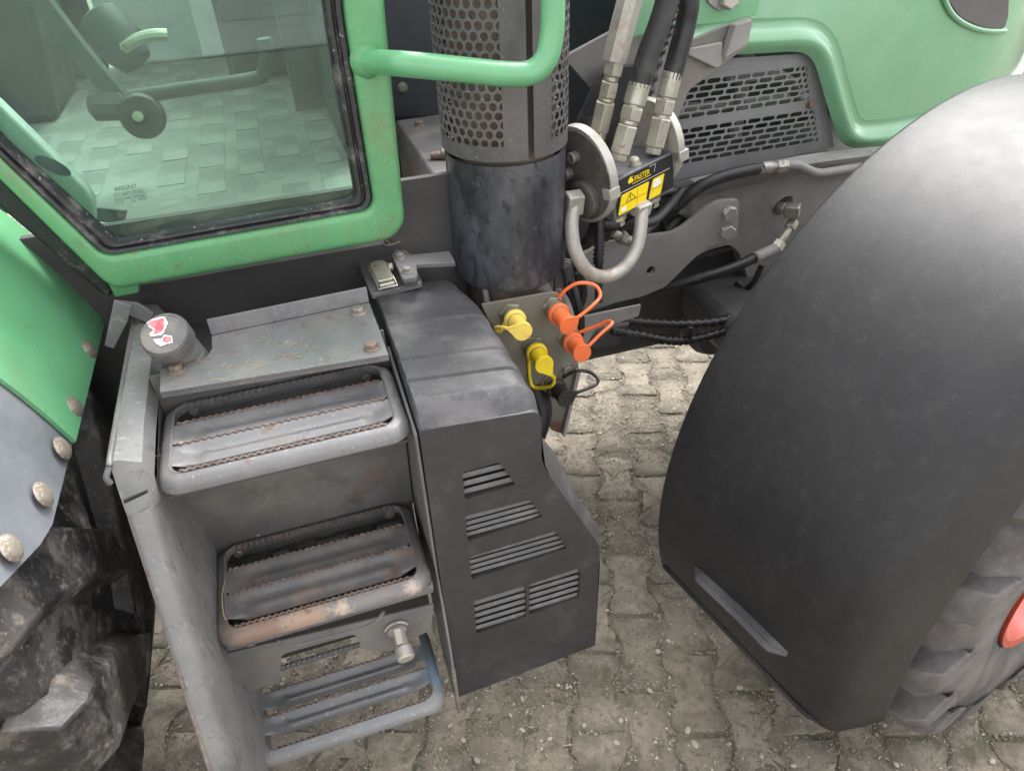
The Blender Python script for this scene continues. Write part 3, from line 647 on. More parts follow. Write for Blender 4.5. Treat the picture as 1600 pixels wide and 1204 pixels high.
door['label'] = 'green steel cab door with tinted glass'
ginner = [dp(*p) for p in ((-120, 40), (0, 212), (178, 372), (186, 375), (546, 312), (553, 300), (504, 20), (492, -120))]
i3 = rpoly([V((x, 0, z)) for x, z in inner], [0, .02, .02, .012, .02, .02, .02, 0], 6); g3 = rpoly([V((x, 0, z)) for x, z in ginner], [0, .02, .02, .012, .02, .02, .02, 0], 6)
b = MB(); secs_ = []
for a_, c_ in zip(i3, g3):
    d_ = c_-a_; l = []
    for s_, yy in ((-.06, .012), (-.03, -.004), (.12, -.010), (.34, -.008), (.42, .001), (.52, .002), (.6, -.004), (.82, -.003), (.95, .004), (1.0, .016)):
        q_ = a_+d_*s_; l.append((q_.x, YD-.006+yy, q_.z))
    secs_.append(l)
b.loft(secs_, False); b.build('window_seal', seal_m, door, ang=50)
b = MB(); b.plate([(x, z) for x, z in (dp(*p) for p in ((-190, 20), (0, 224), (170, 383), (560, 318), (510, -10), (500, -140)))], [], (0, YD+.006, 0), (1, 0, 0), (0, 0, 1), .004); b.build('door_glass', glass, door)
# corner gusset at the lower left of the door
b = MB(); b.prism(rpoly(PP(((165, 437), (190, 404), (214, 412), (218, 458), (180, 466)), 'Y', YD+.0), .004, 3), (0, .05, 0)); b.build('corner_block', green_dull, door, .004)
# green plinth under the door
gu, gv = V((1, 0, .0)), V((0, 0, 1))
po = P(178, 291, 'Y', YD+.0055); U_ = (P(230, 282, 'Y', YD+.0055)-P(178, 291, 'Y', YD+.0055)).normalized(); U_ = V((U_.x, 0, U_.z)).normalized(); W_ = V((-U_.z, 0, U_.x))
def etchline(x, y, s, size, wd):
    text(s, size, P(x, y, 'Y', YD+.0015), U_, W_, etch, door, 'etching', width=wd, depth=.0002)
mpx = (P(230, 300, 'Y', YD)-P(180, 300, 'Y', YD)).length/50
etchline(180, 299, 'RESUNT', .0085, 36*mpx)
etchline(177, 306, 'SAINT-GOBAIN SEKURIT', .0045, 49*mpx)
etchline(192, 307, 'DOT 37 AS2 M42', .0045, 36*mpx)
etchline(195, 312, '43R 000351', .005, 35*mpx)
etchline(216, 313, '010501', .005, 15*mpx)
etchline(205, 316, 'CE', .005, 8*mpx)
etchline(182, 315, 'E3', .006, 7*mpx)
cpt = P(185.5, 312.5, 'Y', YD+.001); b = MB(); b.tube([cpt+V((.0062*math.cos(k*math.pi/16), 0, .0062*math.sin(k*math.pi/16))) for k in range(33)], .0004, 5); b.build('etched_ring', etch, door)
# handrail
path = [P(570, 95, 'Y', 1.17), P(600, 98, 'Y', 1.13), P(640, 101, 'Y', 1.08), P(720, 109, 'Y', 1.06), P(790, 116, 'Y', 1.05), P(828, 114, 'Y', 1.05), P(852, 94, 'Y', 1.052), P(862, 55, 'Y', 1.055), P(864, 0, 'Y', 1.06), P(864, -120, 'Y', 1.07)]
b = MB(); b.tube(crom(path, 8), .0175, 20); hr = part('handrail', b, green, ang=60)
b = MB(); b.lathe(P(576, 95, 'Y', 1.169), path[1]-path[0], [(.026, -.012), (.026, 0), (.022, .008), (.018, .014)], 20); b.build('weld_collar', green_dull, hr)
# cab interior seen through the glass
zf = 1.165
b = MB(); b.prism([(-.30, 1.262, zf-.03), (.14, 1.262, zf-.03), (.14, 2.75, zf-.03), (-1.1, 2.75, zf-.03), (-1.1, 1.95, zf-.03), (-.30, 1.42, zf-.03)], (0, 0, .03)); cf = part('cab_floor', b, cabmat_m, .002)
tm = MB(); tm.box(-.026, .026, -.072, .072, 0, .0014); tme = tm.mesh('mat_tile'); tme.materials.append(cabmat_m)
for i in range(14):
    for j in range(9):
        x = -.93+i*.078; y = 1.36+j*.155+(i % 2)*.077
        if y > 2.7 or (i*7+j*5) % 11 < 2 or y < 1.52+(-.3-x)*.66: continue
        link('mat_tile', tme, None, cf, .001, 1, M=Matrix.Translation((x, y, zf)) @ Matrix.Rotation(0, 4, 'Z'))
b = MB(); b.box(-.285, .14, 1.240, 1.262, zf-.07, zf-.012); b.box(-.285, .14, 1.234, 1.240, zf-.045, zf-.038); b.build('door_sill', cabmat_m, cf, .003)
b = MB(); b.prism(PP(((-80, 95), (0, 165), (135, 296), (147, 318), (150, 372), (0, 236)), 'Y', 1.235), (0, .03, 0)); pil = part('cab_pillar_trim', b, cabpale, .004)
b = MB(); ce = P(83, 259, 'Y', 1.234); b.prism([ce+V((.019*math.cos(a)+.006*math.sin(a), 0, -.019*math.cos(a)*.85+.008*math.sin(a))) for a in [k*math.pi/12 for k in range(24)]], (0, -.0015, 0)); b.build('hole_shade', cabdark, pil)  # dark oval laid on the trim as the shade inside its hole
b = MB(); b.box(-1.1, -.45, 2.55, 2.62, zf+.001, 1.75); b.box(-1.14, -1.1, 1.262, 2.75, 1.1, 1.8); b.prism([(-.52, 2.1, zf+.001), (-.42, 2.1, 1.8), (-.9, 2.1, 1.8), (-.9, 2.1, zf+.001)], (0, .35, 0)); part('cab_trim_panel', b, cabdark, .02)
b = MB(); b.box(-.1, .14, 2.3, 2.75, zf+.001, 1.8); b.box(.12, .15, 1.5, 2.75, zf+.001, 1.8); part('dashboard_panel', b, cabdark, .02)
b = MB(); b.box(-.45, -.08, 2.66, 2.69, zf+.001, 1.9); part('bright_outside_panel', b, glare_white, .01)  # white panel added to stand in for the bright outside past the far window
arm = [P(48, -20, 'Y', 1.36), P(120, 75, 'Y', 1.35), P(205, 178, 'Y', 1.33)]
b = MB(); b.tube(arm, .020, 4); da = part('door_strut', b, cabdark, .002)
rp_ = P(212, 192, 'Y', 1.29)
b = MB(); b.lathe(rp_+V((.01, .035, -.0)), (0, -1, .25), [(.024, 0), (.033, .004), (.035, .016), (.031, .026), (.030, .034), (.012, .034)], 28); b.lathe(rp_+V((.008, .01, .006)), (0, -1, .25), [(.012, 0), (.012, .012), (.009, .014)], 16); b.build('roller', black, da)
b = MB(); b.lathe(rp_+V((.007, .0, .009)), (0, -1, .25), [(.008, 0), (.008, .008), (.005, .009)], 12); b.build('roller_bolt', zinc, da)
b = MB(); b.tube(crom([P(205, 152, 'Y', 1.33), P(300, 138, 'Y', 1.33), P(395, 124, 'Y', 1.33), P(412, 113, 'Y', 1.33), P(416, 80, 'Y', 1.33), P(412, 60, 'Y', 1.33)], 8), .0115, 12); b.build('pull_bar', cabdark, da)
b = MB(); b.lathe(P(160, 165, 'Y', 1.33), (1, 0, -.1), [(.012, -.02), (.024, -.012), (.024, .03), (.014, .04)], 10); b.build('pivot_knob', cabdark, da)
b = MB(); b.lathe(P(180, 60, 'Y', 1.55), (.5, -.4, -.8), [(.02, -.05), (.04, -.04), (.045, .01), (.03, .05)], 14); lk = part('lock_block', b, cabdark)
b = MB(); b.tube(crom([P(195, 75, 'Y', 1.5), P(215, 62, 'Y', 1.48), P(240, 55, 'Y', 1.47), P(262, 55, 'Y', 1.47)], 6), .010, 10); b.build('lever', zinc, lk)

# ---- rear fender and wheel --------------------------------------------
RC = V((-1.2, 0, .80)); RF = .862
def rf(phi, y, r=RF): return V((RC.x+r*math.cos(R(phi)), y, RC.z+r*math.sin(R(phi))))
def arc_sheet(y0f, y1f, p0f, p1, r, th, n_=18, my=8):
    b = MB()
    def row(yi, rr_): 
        return [rf(lerp(p0f(yi), p1, k/n_), lerp(y0f(lerp(p0f(yi), p1, k/n_)), y1f, yi), rr_) for k in range(n_+1)]
    top = [row(j/my, r) for j in range(my+1)]; bot = [row(j/my, r-th) for j in range(my+1)]
    b.loft(top, False); b.loft(bot, False)
    for e in (0, -1): b.loft([top[e], bot[e]], False)
    b.loft([[l[0] for l in top], [l[0] for l in bot]], False); b.loft([[l[-1] for l in top], [l[-1] for l in bot]], False)
    return b
fe = part('rear_fender', arc_sheet(lambda p: .925, 1.31, lambda t_: 15.3, 75, RF, .006), green, .001, label='green rear mudguard edge with dome bolts')
fl = part('fender_flare', arc_sheet(lambda p: .60-.0*(p-15), .935, lambda t_: 15.1+max(0, .45-t_)*9, 60, RF-.008, .012), rub_grey, .003, label='grey rubber flare bolted to the rear mudguard')
for nm, par, pts in (('dome_bolt', fe, ((157, 471), (139, 545), (117, 635))), ('dome_bolt', fl, ((97, 700), (65, 773), (18, 855)))):
    for x, y in pts:
        # meet the pixel ray with the arc
        rdir = ray(x, y); best = None
        for k in range(200):
            q_ = CAM+rdir*(.6+k*.006); d_ = math.hypot(q_.x-RC.x, q_.z-RC.z)-RF
            if d_ < 0: best = q_; break
        nrm = V((best.x-RC.x, 0, best.z-RC.z)).normalized()
        bolt(B_D, V((RC.x, best.y, RC.z))+nrm*(RF-.001), nrm, par, nm)
# rubber strip between door and fender
b = MB(); b.prism([rf(14, 1.22, RF+.01), rf(32, 1.22, RF+.012), rf(60, 1.22, RF+.012), rf(60, 1.30, RF-.003), rf(32, 1.3, RF-.003), rf(14, 1.3, RF-.003)][:0] or PP(((-60, 225), (0, 277), (166, 437), (178, 452), (172, 466), (160, 462), (0, 326), (-60, 276)), 'Y', 1.20), (0, .06, 0)); part('rubber_strip', b, seal_m, .006)
b = MB(); b.box(-1.4, -.42, 1.27, 1.30, .3, 1.05); part('wheel_arch_liner', b, dark)

def tyre(center, rot, Rr, wd, rimr, lug, nl, m_, name, lean=.42, lw_=.030):
    MW = Matrix.Translation(center) @ Matrix.Rotation(rot, 4, 'Z')
    rb_ = Rr-lug; hw = wd/2; b = MB(); N = 96
    prof_ = [(-hw*.80, rimr), (-hw*.93, rimr+.015), (-hw*1.0, lerp(rimr, rb_, .45)), (-hw*.99, lerp(rimr, rb_, .72)), (-hw*.93, rb_-.035), (-hw*.84, rb_-.010), (-hw*.5, rb_), (0, rb_+.006), (hw*.5, rb_), (hw*.84, rb_-.010), (hw*.93, rb_-.035), (hw*.99, lerp(rimr, rb_, .72)), (hw*1.0, lerp(rimr, rb_, .45)), (hw*.96, lerp(rimr, rb_, .2)), (hw*.93, rimr+.015), (hw*.80, rimr)]
    b.loft([[MW @ V((r_*math.cos(2*math.pi*k/N), y_, r_*math.sin(2*math.pi*k/N))) for k in range(N)] for y_, r_ in prof_])
    o = part(name, b, m_, ang=50)
    for side in (-1, 1):
        q = MB(); lo = []
        n_ = 10
        for i in range(n_+1):
            t_ = i/n_; y_ = side*lerp(-.03, hw*1.0, t_); a = lean*(1-(1-t_)**1.7)
            top = Rr-(.004+.03*max(0, t_-.8)*5*max(0, t_-.8)) if t_ < .97 else Rr-.030
            base = rb_-.012-(.035 if t_ > .85 else 0)
            hw_ = (lw_+.012*t_)/Rr
            wt, wb_ = hw_*.72, hw_*1.2
            l = []
            for aa, rr_ in ((a-wb_, base), (a-wt, top), (a+wt, top), (a+wb_, base)): l.append(V((rr_*math.cos(aa), y_, -rr_*math.sin(aa))))
            lo.append(l)
        # shoulder drop down the sidewall
        a = lean*1.04; hw_ = (lw_+.006)/Rr
        lo.append([V((rr_*math.cos(aa), side*hw*1.02, -rr_*math.sin(aa))) for aa, rr_ in ((a-hw_, rb_-.07), (a-hw_*.8, rb_-.045), (a+hw_*.8, rb_-.045), (a+hw_, rb_-.07))])
        q.loft(lo, True, True, True); me = q.mesh('lug', 40); me.materials.append(m_)
        for k in range(nl):
            Mk = MW @ Matrix.Rotation(2*math.pi*(k+(.5 if side > 0 else 0))/nl, 4, 'Y')
            link('lug', me, None, o, .004, 2, M=Mk)
    return o, MW
rt, _ = tyre(V((RC.x, .89, .80)), 0, .825, .58, .45, .036, 20, tyre_m, 'rear_tyre', -.30, .07)
rt['label'] = 'black rear tyre caked with dried mud'

# ---- exhaust -------------------------------------------------------------
EX = V((.384, 1.25, 0)); face = math.atan2(-EX.y, -EX.x)       # direction towards the door side walkway
def cylp(al, z, r): a = face+al; return V((EX.x+r*math.cos(a), EX.y+r*math.sin(a), z))   # al > 0 turns towards the front (right)
# lower plain shield
b = MB(); rl = .1105; zb_, zt_ = 1.000, 1.243; n_ = 64
lo = []
for r_, z in ((rl-.003, zb_+.0), (rl-.003, zt_), (rl, zt_), (rl, zb_+.006), (rl-.012, zb_-.002), (rl-.05, zb_-.006)):
    lo.append([cylp(2*math.pi*k/n_, z, r_) for k in range(n_)])
b.loft(lo); ls = part('exhaust_shield', b, shield_m, .0, ang=40, label='blue-grey heat shield with flaking paint')
# perforated shield: hexagon cells with round holes wrapped round the pipe
b = MB(); ru = .1145; pitch = .0172; hr_ = .0066; z0 = 1.252; z1 = 1.80
ncol = int(round(2*math.pi*ru/pitch)); pa = 2*math.pi/ncol; rowh = pitch*.866
def band(al): 
    al = (al+math.pi) % (2*math.pi)-math.pi
    return R(2) < al < R(41)
s_ = pitch/math.sqrt(3); slot0, slot1 = R(20), R(25.5)
nrow = int((z1-z0-.03)/rowh)
for j in range(nrow):
    zc = z0+.031+j*rowh
    for i in range(ncol):
        ac = (i+(.5 if j % 2 else 0))*pa
        if band(ac): continue
        hx = [(s_*math.cos(R(30+60*k))*1.001, s_*math.sin(R(30+60*k))*1.001) for k in range(6)]
        pts = []
        for k in range(6):
            pts.append(hx[k]); nx_ = hx[(k+1) % 6]; pts.append(((hx[k][0]+nx_[0])/2, (hx[k][1]+nx_[1])/2))
        outr = [cylp(ac+x/ru, zc+y, ru) for x, y in pts]
        inn = [cylp(ac+hr_*math.cos(R(30*k+30))/ru, zc+hr_*math.sin(R(30*k+30)), ru) for k in range(12)]
        ind = [cylp(ac+hr_*math.cos(R(30*k+30))/ru, zc+hr_*math.sin(R(30*k+30)), ru-.002) for k in range(12)]
        b.loft([outr, inn, ind])
def strip(a0, a1, za, zc, n_=10, r_=None):
    r_ = r_ or ru
    b.loft([[cylp(lerp(a0, a1, k/n_), za, r_) for k in range(n_+1)], [cylp(lerp(a0, a1, k/n_), zc, r_) for k in range(n_+1)]], False)
strip(R(-1), slot0, z0, z1, 8, ru-.0003); strip(slot1, R(44), z0, z1, 8, ru-.0003)
strip(slot1, 2*math.pi+slot0, z0, z0+.026, 60, ru-.0004); strip(slot1, 2*math.pi+slot0, z0-.0, z0+.026, 60, ru-.003)
b.loft([[cylp(lerp(slot1, 2*math.pi+slot0, k/60), z0, ru-.0004) for k in range(61)], [cylp(lerp(slot1, 2*math.pi+slot0, k/60), z0, ru-.003) for k in range(61)]], False)
me = bpy.data.meshes.new('perforated_shield'); me.from_pydata(b.v, [], b.f)
bm = bmesh.new(); bm.from_mesh(me); bmesh.ops.remove_doubles(bm, verts=bm.verts[:], dist=.00012); bm.to_mesh(me); bm.free()
for p in me.polygons: p.use_smooth = True
me.set_sharp_from_angle(angle=R(35))
ps = link('perforated_shield', me, perf_m, T)
bolt(B_S, cylp(R(11), 1.40, ru), cylp(R(11), 1.40, 1)-cylp(R(11), 1.40, 0), ps)
b = MB(); b.lathe((EX.x, EX.y, .85), (0, 0, 1), [(.07, 0), (.088, .1), (.092, .4), (.092, .97)], 40); part('exhaust_pipe', b, pipe_m)
# steel box behind
b = MB()
bl = [P(617, 190, 'Z', 1.16), P(700, 178, 'Z', 1.16), P(742, 285, 'Z', 1.16), P(698, 305, 'Z', 1.16)]
bl = [V((.298, 1.80, 1.12)), V((.52, 1.82, 1.12)), V((.46, 1.28, 1.12)), V((.298, 1.36, 1.12))]
bl = [P(617, 188, 'Z', 1.15), P(690, 178, 'Z', 1.15), P(760, 300, 'Z', 1.15), P(703, 312, 'Z', 1.15)]
b.prism(bl, (0, 0, -.5)); sb = part('steel_box', b, steel, .006, label='dusty grey steel box beside the exhaust')
bolt(B_R, P(656, 196, 'Z', 1.15), (0, 0, 1), sb)
b = MB(); sp_ = P(680, 243, 'Z', 1.158); b.lathe(sp_, (1, -.15, 0), [(.007, -.01), (.009, .0), (.009, .012), (.014, .014), (.014, .05), (.011, .052)], 14); b.build('sensor', rbolt_m, sb, ang=40)
b = MB(); b.lathe(P(635, 340, 'Z', 1.1), (1, -.3, 0), [(.02, -.02), (.024, 0), (.024, .03), (.017, .032), (.017, .06)], 16); part('pipe_union', b, dark)
fw = mat('dark_blue_grey_panel', (.05, .055, .066), .42, spots=[((.12, .125, .14), 5, .5, .8, .4)], bump=(120, .1))
b = MB(); b.box(.05, .95, 1.93, 1.96, .9, 1.9); wallp = part('firewall_panel', b, fw, .004)
b = MB(); b.prism(PP(((600, 181), (690, 181), (712, 190), (712, 196), (690, 187), (600, 187)), 'Y', 1.925), (0, .004, 0)); b.build('gap_shade', black, wallp)  # black strip painted in as the shaded gap along the panel bottom
bolt(B_M, P(629, 137, 'Y', 1.93), (0, -1, 0), wallp)
b = MB(); b.prism(PP(((635, 385), (700, 350), (712, 420), (660, 430)), 'Z', 1.0), (0, 0, -.1)); part('hose_guard', b, dark, .01)

# ---- multi-coupler -------------------------------------------------------
A = V((.577, 1.197, 1.163)); mu = V((.92, .34, .10)).normalized(); mn = V((.30, -.93, .12)); mn = (mn-mu*mn.dot(mu)).normalized(); mv = mn.cross(mu).normalized()
if mv.z < 0: mv = -mv
MM = Matrix(((mu.x*1.12, -mn.x, mv.x, A.x), (mu.y*1.12, -mn.y, mv.y, A.y), (mu.z*1.12, -mn.z, mv.z, A.z), (0, 0, 0, 1)))   # local x along block, y into it, z up
mc = lambda x, y, z: MM @ V((x, y, z))
b = MB(); b.box(-.004, .150, 0, .115, -.078, 0, MM); blk = part('multi_coupler', b, mat('anodised_grey_block', (.14, .14, .155), .4, metal=.4, spots=[(DUST, 25, .5, .75, .4)], bump=(200, .1)), .002, label='quick coupler block with yellow labels, levers and hose fittings')
def disc(x0, th, cy, cz, r, name='coupler_disc', label=None):
    b = MB(); pts = []
    for k in range(48):
        a = 2*math.pi*k/48; pts.append((cy+r*math.cos(a), cz+r*math.sin(a)*1.08))
    b.prism([mc(x0, y, z) for y, z in pts], (mc(1, 0, 0)-mc(0, 0, 0))*th)
    return b.build(name, zinc_grey, blk, .0015)
d1 = disc(-.024, .018, .062, .012, .088); d2 = disc(.152, .016, .066, .008, .082)
b = MB(); b.lathe(mc(-.0245, .062, .012), mc(-1, 0, 0)-mc(0, 0, 0), [(.0865, 0), (.0865, .0012)], 40); b.build('disc_face', disc_m, blk)
b = MB(); b.lathe(mc(-.0255, .045, -.028), mc(-1, 0, 0)-mc(0, 0, 0), [(.036, 0), (.036, .014), (.033, .016)], 36); b.build('lever_hub', disc_m, blk, .001)
bs = MB(); bs.lathe((0, 0, 0), (0, 0, 1), [(.011, 0), (.011, .014), (.0098, .0155), (.0055, .0155), (.005, .008)], 18); bsm = bs.mesh('socket_bolt'); bsm.materials.append(bolt_m)
for y, z in ((.060, .052), (.086, .016)): link('socket_bolt', bsm, None, blk, M=frame_m(mc(-.025, y, z), mc(-1, 0, 0)-mc(0, 0, 0)))
for x0, yy in ((-.030, -.028), (.152, -.018)):
    b = MB(); b.box(x0, x0+.024, yy, yy+.022, -.022, .0, MM); b.build('disc_lug', zinc_grey, blk, .002)
# labels on the front face
ff = -.0012
def face_pt(x, z, off=0): return mc(x, ff-off, z)
LU = (mc(1, 0, 0)-mc(0, 0, 0)); LV = (mc(0, 0, 1)-mc(0, 0, 0))
b = MB(); b.plate([(.002, -.072), (.148, -.072), (.148, -.004), (.002, -.004)], [], mc(0, -.0006, 0), LU, LV, .0005); b.build('black_label', label_k, blk)
b = MB(); b.plate([(q.x, q.y) for q in rpoly([(.004, -.071, 0), (.073, -.071, 0), (.086, -.034, 0), (.018, -.034, 0)], .003, 2)], [], mc(0, -.0011, 0), LU, LV, .0005)
b.plate([(q.x, q.y) for q in rpoly([(.080, -.071, 0), (.112, -.071, 0), (.126, -.034, 0), (.096, -.034, 0)], .003, 2)], [], mc(0, -.0011, 0), LU, LV, .0005); b.build('yellow_label', label_y, blk)
b = MB(); tri = [(.026, -.052), (.050, -.052), (.038, -.037)]
for i in range(3):
    a_, c_ = tri[i], tri[(i+1) % 3]; b.tube([mc(a_[0], -.0017, a_[1]), mc(c_[0], -.0017, c_[1])], .0005, 5)
b.tube([mc(.008, -.0016, -.0535), mc(.078, -.0016, -.0535)], .0003, 4); b.tube([mc(.088, -.0016, -.0535), mc(.116, -.0016, -.0535)], .0003, 4); b.tube([mc(.056, -.0016, -.037), mc(.05, -.0016, -.069)], .0003, 4)
b.build('warning_triangle', label_k, blk)
text('!', .013, mc(.0355, -.0016, -.0505), LU, LV, label_k, blk, 'warning_mark')
b = MB(); b.plate([(.012, -.067), (.024, -.067), (.026, -.059), (.014, -.059)], [], mc(0, -.0016, 0), LU, LV, .0004); b.plate([(q.x, q.y) for q in rpoly([(.092, -.052, 0), (.112, -.052, 0), (.116, -.038, 0), (.099, -.037, 0)], .005, 3)], [], mc(0, -.0016, 0), LU, LV, .0004); b.build('label_symbol', label_w, blk)
text('FASTER', .0145, mc(.050, -.0012, -.0200), LU, LV, label_y, blk, 'lettering', width=.042, shear=.2)
b = MB(); b.plate([(.036, -.019), (.047, -.019), (.049, -.014), (.044, -.010), (.050, -.0085), (.042, -.0075), (.036, -.013)], [], mc(0, -.0012, 0), LU, LV, .0004); b.plate([(.045, -.0235), (.092, -.0235), (.092, -.0225), (.045, -.0225)], [], mc(0, -.0012, 0), LU, LV, .0004); b.build('emblem', label_y, blk)
b = MB(); b.tube([mc(.1, -.0012, -.02), mc(.105, -.0012, -.006), mc(.09, -.0012, -.006)], .0004, 4); b.tube([mc(.006, -.0012, -.029), mc(.14, -.0012, -.029)], .0004, 4); b.build('label_line', label_w, blk)
bolt(B_M, mc(.075, .022, 0), LV, blk)
b = MB(); b.lathe(mc(.075, .022, .0), LV, [(.011, 0), (.010, .012), (.006, .016)], 14); b.build('grease_cap', zinc, blk)
# carrying lever (U handle)
hp = [P(897, 318, 'Y', 1.20), P(893, 352, 'Y', 1.185), P(899, 392, 'Y', 1.165), P(918, 423, 'Y', 1.155), P(946, 432, 'Y', 1.155), P(975, 418, 'Y', 1.165), P(994, 388, 'Y', 1.185), P(1001, 355, 'Y', 1.20), P(1003, 322, 'Y', 1.215)]
b = MB(); b.tube(crom(hp, 8), .0135, 16); hd = part('lever_handle', b, zinc_grey, ang=60)
b = MB(); b.box(-.016, .016, -.014, .014, -.02, .022, frame_m(P(897, 318, 'Y', 1.20), V((0, -.2, 1)), (1, 0, 0))); b.build('handle_end', zinc_grey, hd, .003); b = MB(); b.box(-.014, .02, -.014, .014, -.016, .012, frame_m(P(1000, 325, 'Y', 1.215), V((0, -.2, 1)), (1, .3, 0))); b.build('handle_end', zinc_grey, hd, .003)
# fittings and hoses
def fit(path2, items, parent, name='hose_fitting', m_=None):
    """items: (t0, t1, radius, sides) along the straight axis path2"""
    a_, c_ = path2; d_ = (c_-a_); b = MB()
    for t0, t1, r_, sd_ in items:
        L0 = d_.length*(t1-t0); ch = min(.0025, L0*.2)
        b.lathe(a_+d_*t0, d_, [(r_*.88, 0), (r_, ch), (r_, L0-ch), (r_*.88, L0)], sd_, rot=.35)
    return b.build(name, m_ or zinc, parent, .0006, 30)
def pc(x, y, Y): return P(x, y, 'Y', Y)
f1 = (pc(936, 205, 1.27), pc(962, 92, 1.27))
fit(f1, ((-.12, .06, .015, 16), (.0, .42, .0195, 6), (.42, .48, .015, 16), (.48, .70, .0175, 6), (.70, .78, .014, 16), (.78, .99, .019, 6), (.98, 1.12, .0155, 16)), blk)
b = MB(); b.tube([pc(960, 95, 1.27), pc(972, 45, 1.27), pc(984, 0, 1.27), pc(1000, -60, 1.27)], .0, 8, rfun=lambda i: .0235); b.build('hydraulic_pipe', zinc_grey, blk)
f2 = (pc(968, 240, 1.225), pc(1000, 130, 1.235))
fit(f2, ((-.1, .06, .017, 6), (.0, .42, .0205, 6), (.42, .50, .017, 16), (.48, .68, .0215, 6), (.66, .72, .017, 16), (.70, 1.02, .0205, 20)), blk)
b = MB(); b.tube(crom([f2[1]-(f2[1]-f2[0])*.05, pc(1012, 88, 1.24), pc(1030, 40, 1.25), pc(1042, 0, 1.26), pc(1052, -60, 1.27)], 8), .0205, 16); b.build('hydraulic_hose', black, blk)
f3 = (pc(1022, 230, 1.265), pc(1050, 118, 1.28))
fit(f3, ((-.1, .06, .017, 6), (.0, .42, .021, 6), (.40, .48, .016, 16), (.46, .68, .0205, 6), (.66, .72, .016, 16), (.70, 1.06, .0195, 20)), blk)
b = MB(); b.tube(crom([f3[1]-(f3[1]-f3[0])*.05, pc(1062, 75, 1.285), pc(1072, 35, 1.29), pc(1077, 0, 1.29), pc(1078, -60, 1.3)], 8), .0195, 16); b.build('hydraulic_hose', black, blk)
def ribbed(pts, r, m_, parent, name, per=3, amp=.0018, n_=20):
    pth = crom(pts, n_); b = MB(); b.tube(pth, r, 10, rfun=lambda i: r+amp*(1 if (i//per) % 2 else -1)); return b.build(name, m_, parent, ang=60)
ribbed([pc(1012, 150, 1.26), pc(1030, 85, 1.27), pc(1045, 40, 1.28), pc(1055, 0, 1.28), pc(1058, -40, 1.28)], .0085, black, blk, 'ribbed_cable')
b = MB(); b.lathe(mc(.03, .03, -.078), -LV, [(.016, 0), (.016, .018), (.012, .02), (.012, .03)], 6); b.lathe(mc(.075, .05, -.078), -LV, [(.016, 0), (.016, .018), (.012, .02), (.012, .03)], 6); b.lathe(mc(.12, .03, -.078), -LV, [(.015, 0), (.015, .018), (.011, .02), (.011, .03)], 6); b.build('hose_fitting', zinc, blk, .001)
for pts, r_ in (([mc(.03, .03, -.1), pc(935, 350, 1.24), pc(925, 370, 1.27), pc(915, 380, 1.3)], .014), ([mc(.12, .03, -.1), pc(985, 345, 1.27), pc(955, 355, 1.29), pc(925, 365, 1.33)], .010), ([mc(.075, .05, -.1), pc(960, 340, 1.28), pc(945, 370, 1.33)], .013)):
    b = MB(); b.tube(crom(pts, 6), r_, 12); b.build('hydraulic_hose', black, blk)
b = MB(); b.tube([pc(938, 340, 1.22), pc(936, 415, 1.2), pc(935, 470, 1.2)], .0085, 12); b.build('hydraulic_hose', black, blk)
ribbed([pc(938, 370, 1.218), pc(936, 390, 1.212), pc(935, 412, 1.208)], .0105, black, blk, 'spring_guard', 2, .0014, 14)

# ---- hood, grille --------------------------------------------------------
YH = 1.60
lipx = [(985, 96), (1060, 90), (1130, 83), (1200, 79), (1240, 77), (1262, 82), (1276, 98), (1286, 128), (1298, 170), (1310, 205), (1320, 221), (1340, 229), (1380, 226), (1440, 214), (1520, 190), (1640, 150), (1760, 120)]
lp3 = crom([P(x, y, 'Y', YH) for x, y in lipx], 5)
def hy(x, z): # hood surface depth
    return YH+.10*max(0, z-1.30)**1.2+.9*max(0, x-1.86)**1.7
b = MB(); cols = []
pro = [(-.006, .004), (.010, -.010), (.022, -.016), (.034, -.012), (.046, .006), (.056, .014), (.07, .010)]
xs0 = [q.x for q in lp3]
for i, q in enumerate(lp3):
    tg = (lp3[min(i+1, len(lp3)-1)]-lp3[max(i-1, 0)]).normalized(); nn = V((-tg.z, 0, tg.x))
    if nn.z < 0 and abs(nn.z) > .5: nn = -nn
    l = []
    for d_, yy in pro:
        p_ = q+nn*d_; l.append((p_.x, hy(p_.x, p_.z)+yy-.004, p_.z))
    zs, ys = l[-1][2], l[-1][1]; x_ = l[-1][0]
    cols.append(l)
b.loft(cols, False); hood = part('bonnet', b, hood_green, ang=60, label='glossy green bonnet side panel')
# panel above the lip: columns from the lip top up
top = [V(l[-1]) for l in cols]; grid = []
for p_ in top:
    xt = lerp(p_.x, p_.x*1.02, 1); l = []
    for k in range(15):
        t_ = k/14; z = lerp(p_.z, 1.95, t_); x_ = p_.x-(0.10*(z-p_.z) if p_.x > 1.86 else 0.0)
        l.append((x_, hy(x_, z)+.006, z))
    grid.append(l)
b = MB(); b.loft(grid, False); b.build('bonnet_panel', hood_green, hood, ang=60)
b = MB(); b.prism([(.80, 1.66, 1.90), (1.98, 1.66, 1.90), (1.98, 2.6, 1.98), (.80, 2.6, 1.98)], (0, 0, .01)); b.box(.80, .83, 1.97, 2.6, .9, 1.9); b.build('bonnet_top', hood_green, hood, .01)  # unseen top sheet, added to shade the engine bay behind the grille
# bonnet nose edge going round to the front
ne = [P(1640, -40, 'Y', 1.62), P(1603, 20, 'Y', 1.62), P(1586, 70, 'Y', 1.63), P(1572, 112, 'Y', 1.64), P(1540, 180, 'Y', 1.65)]
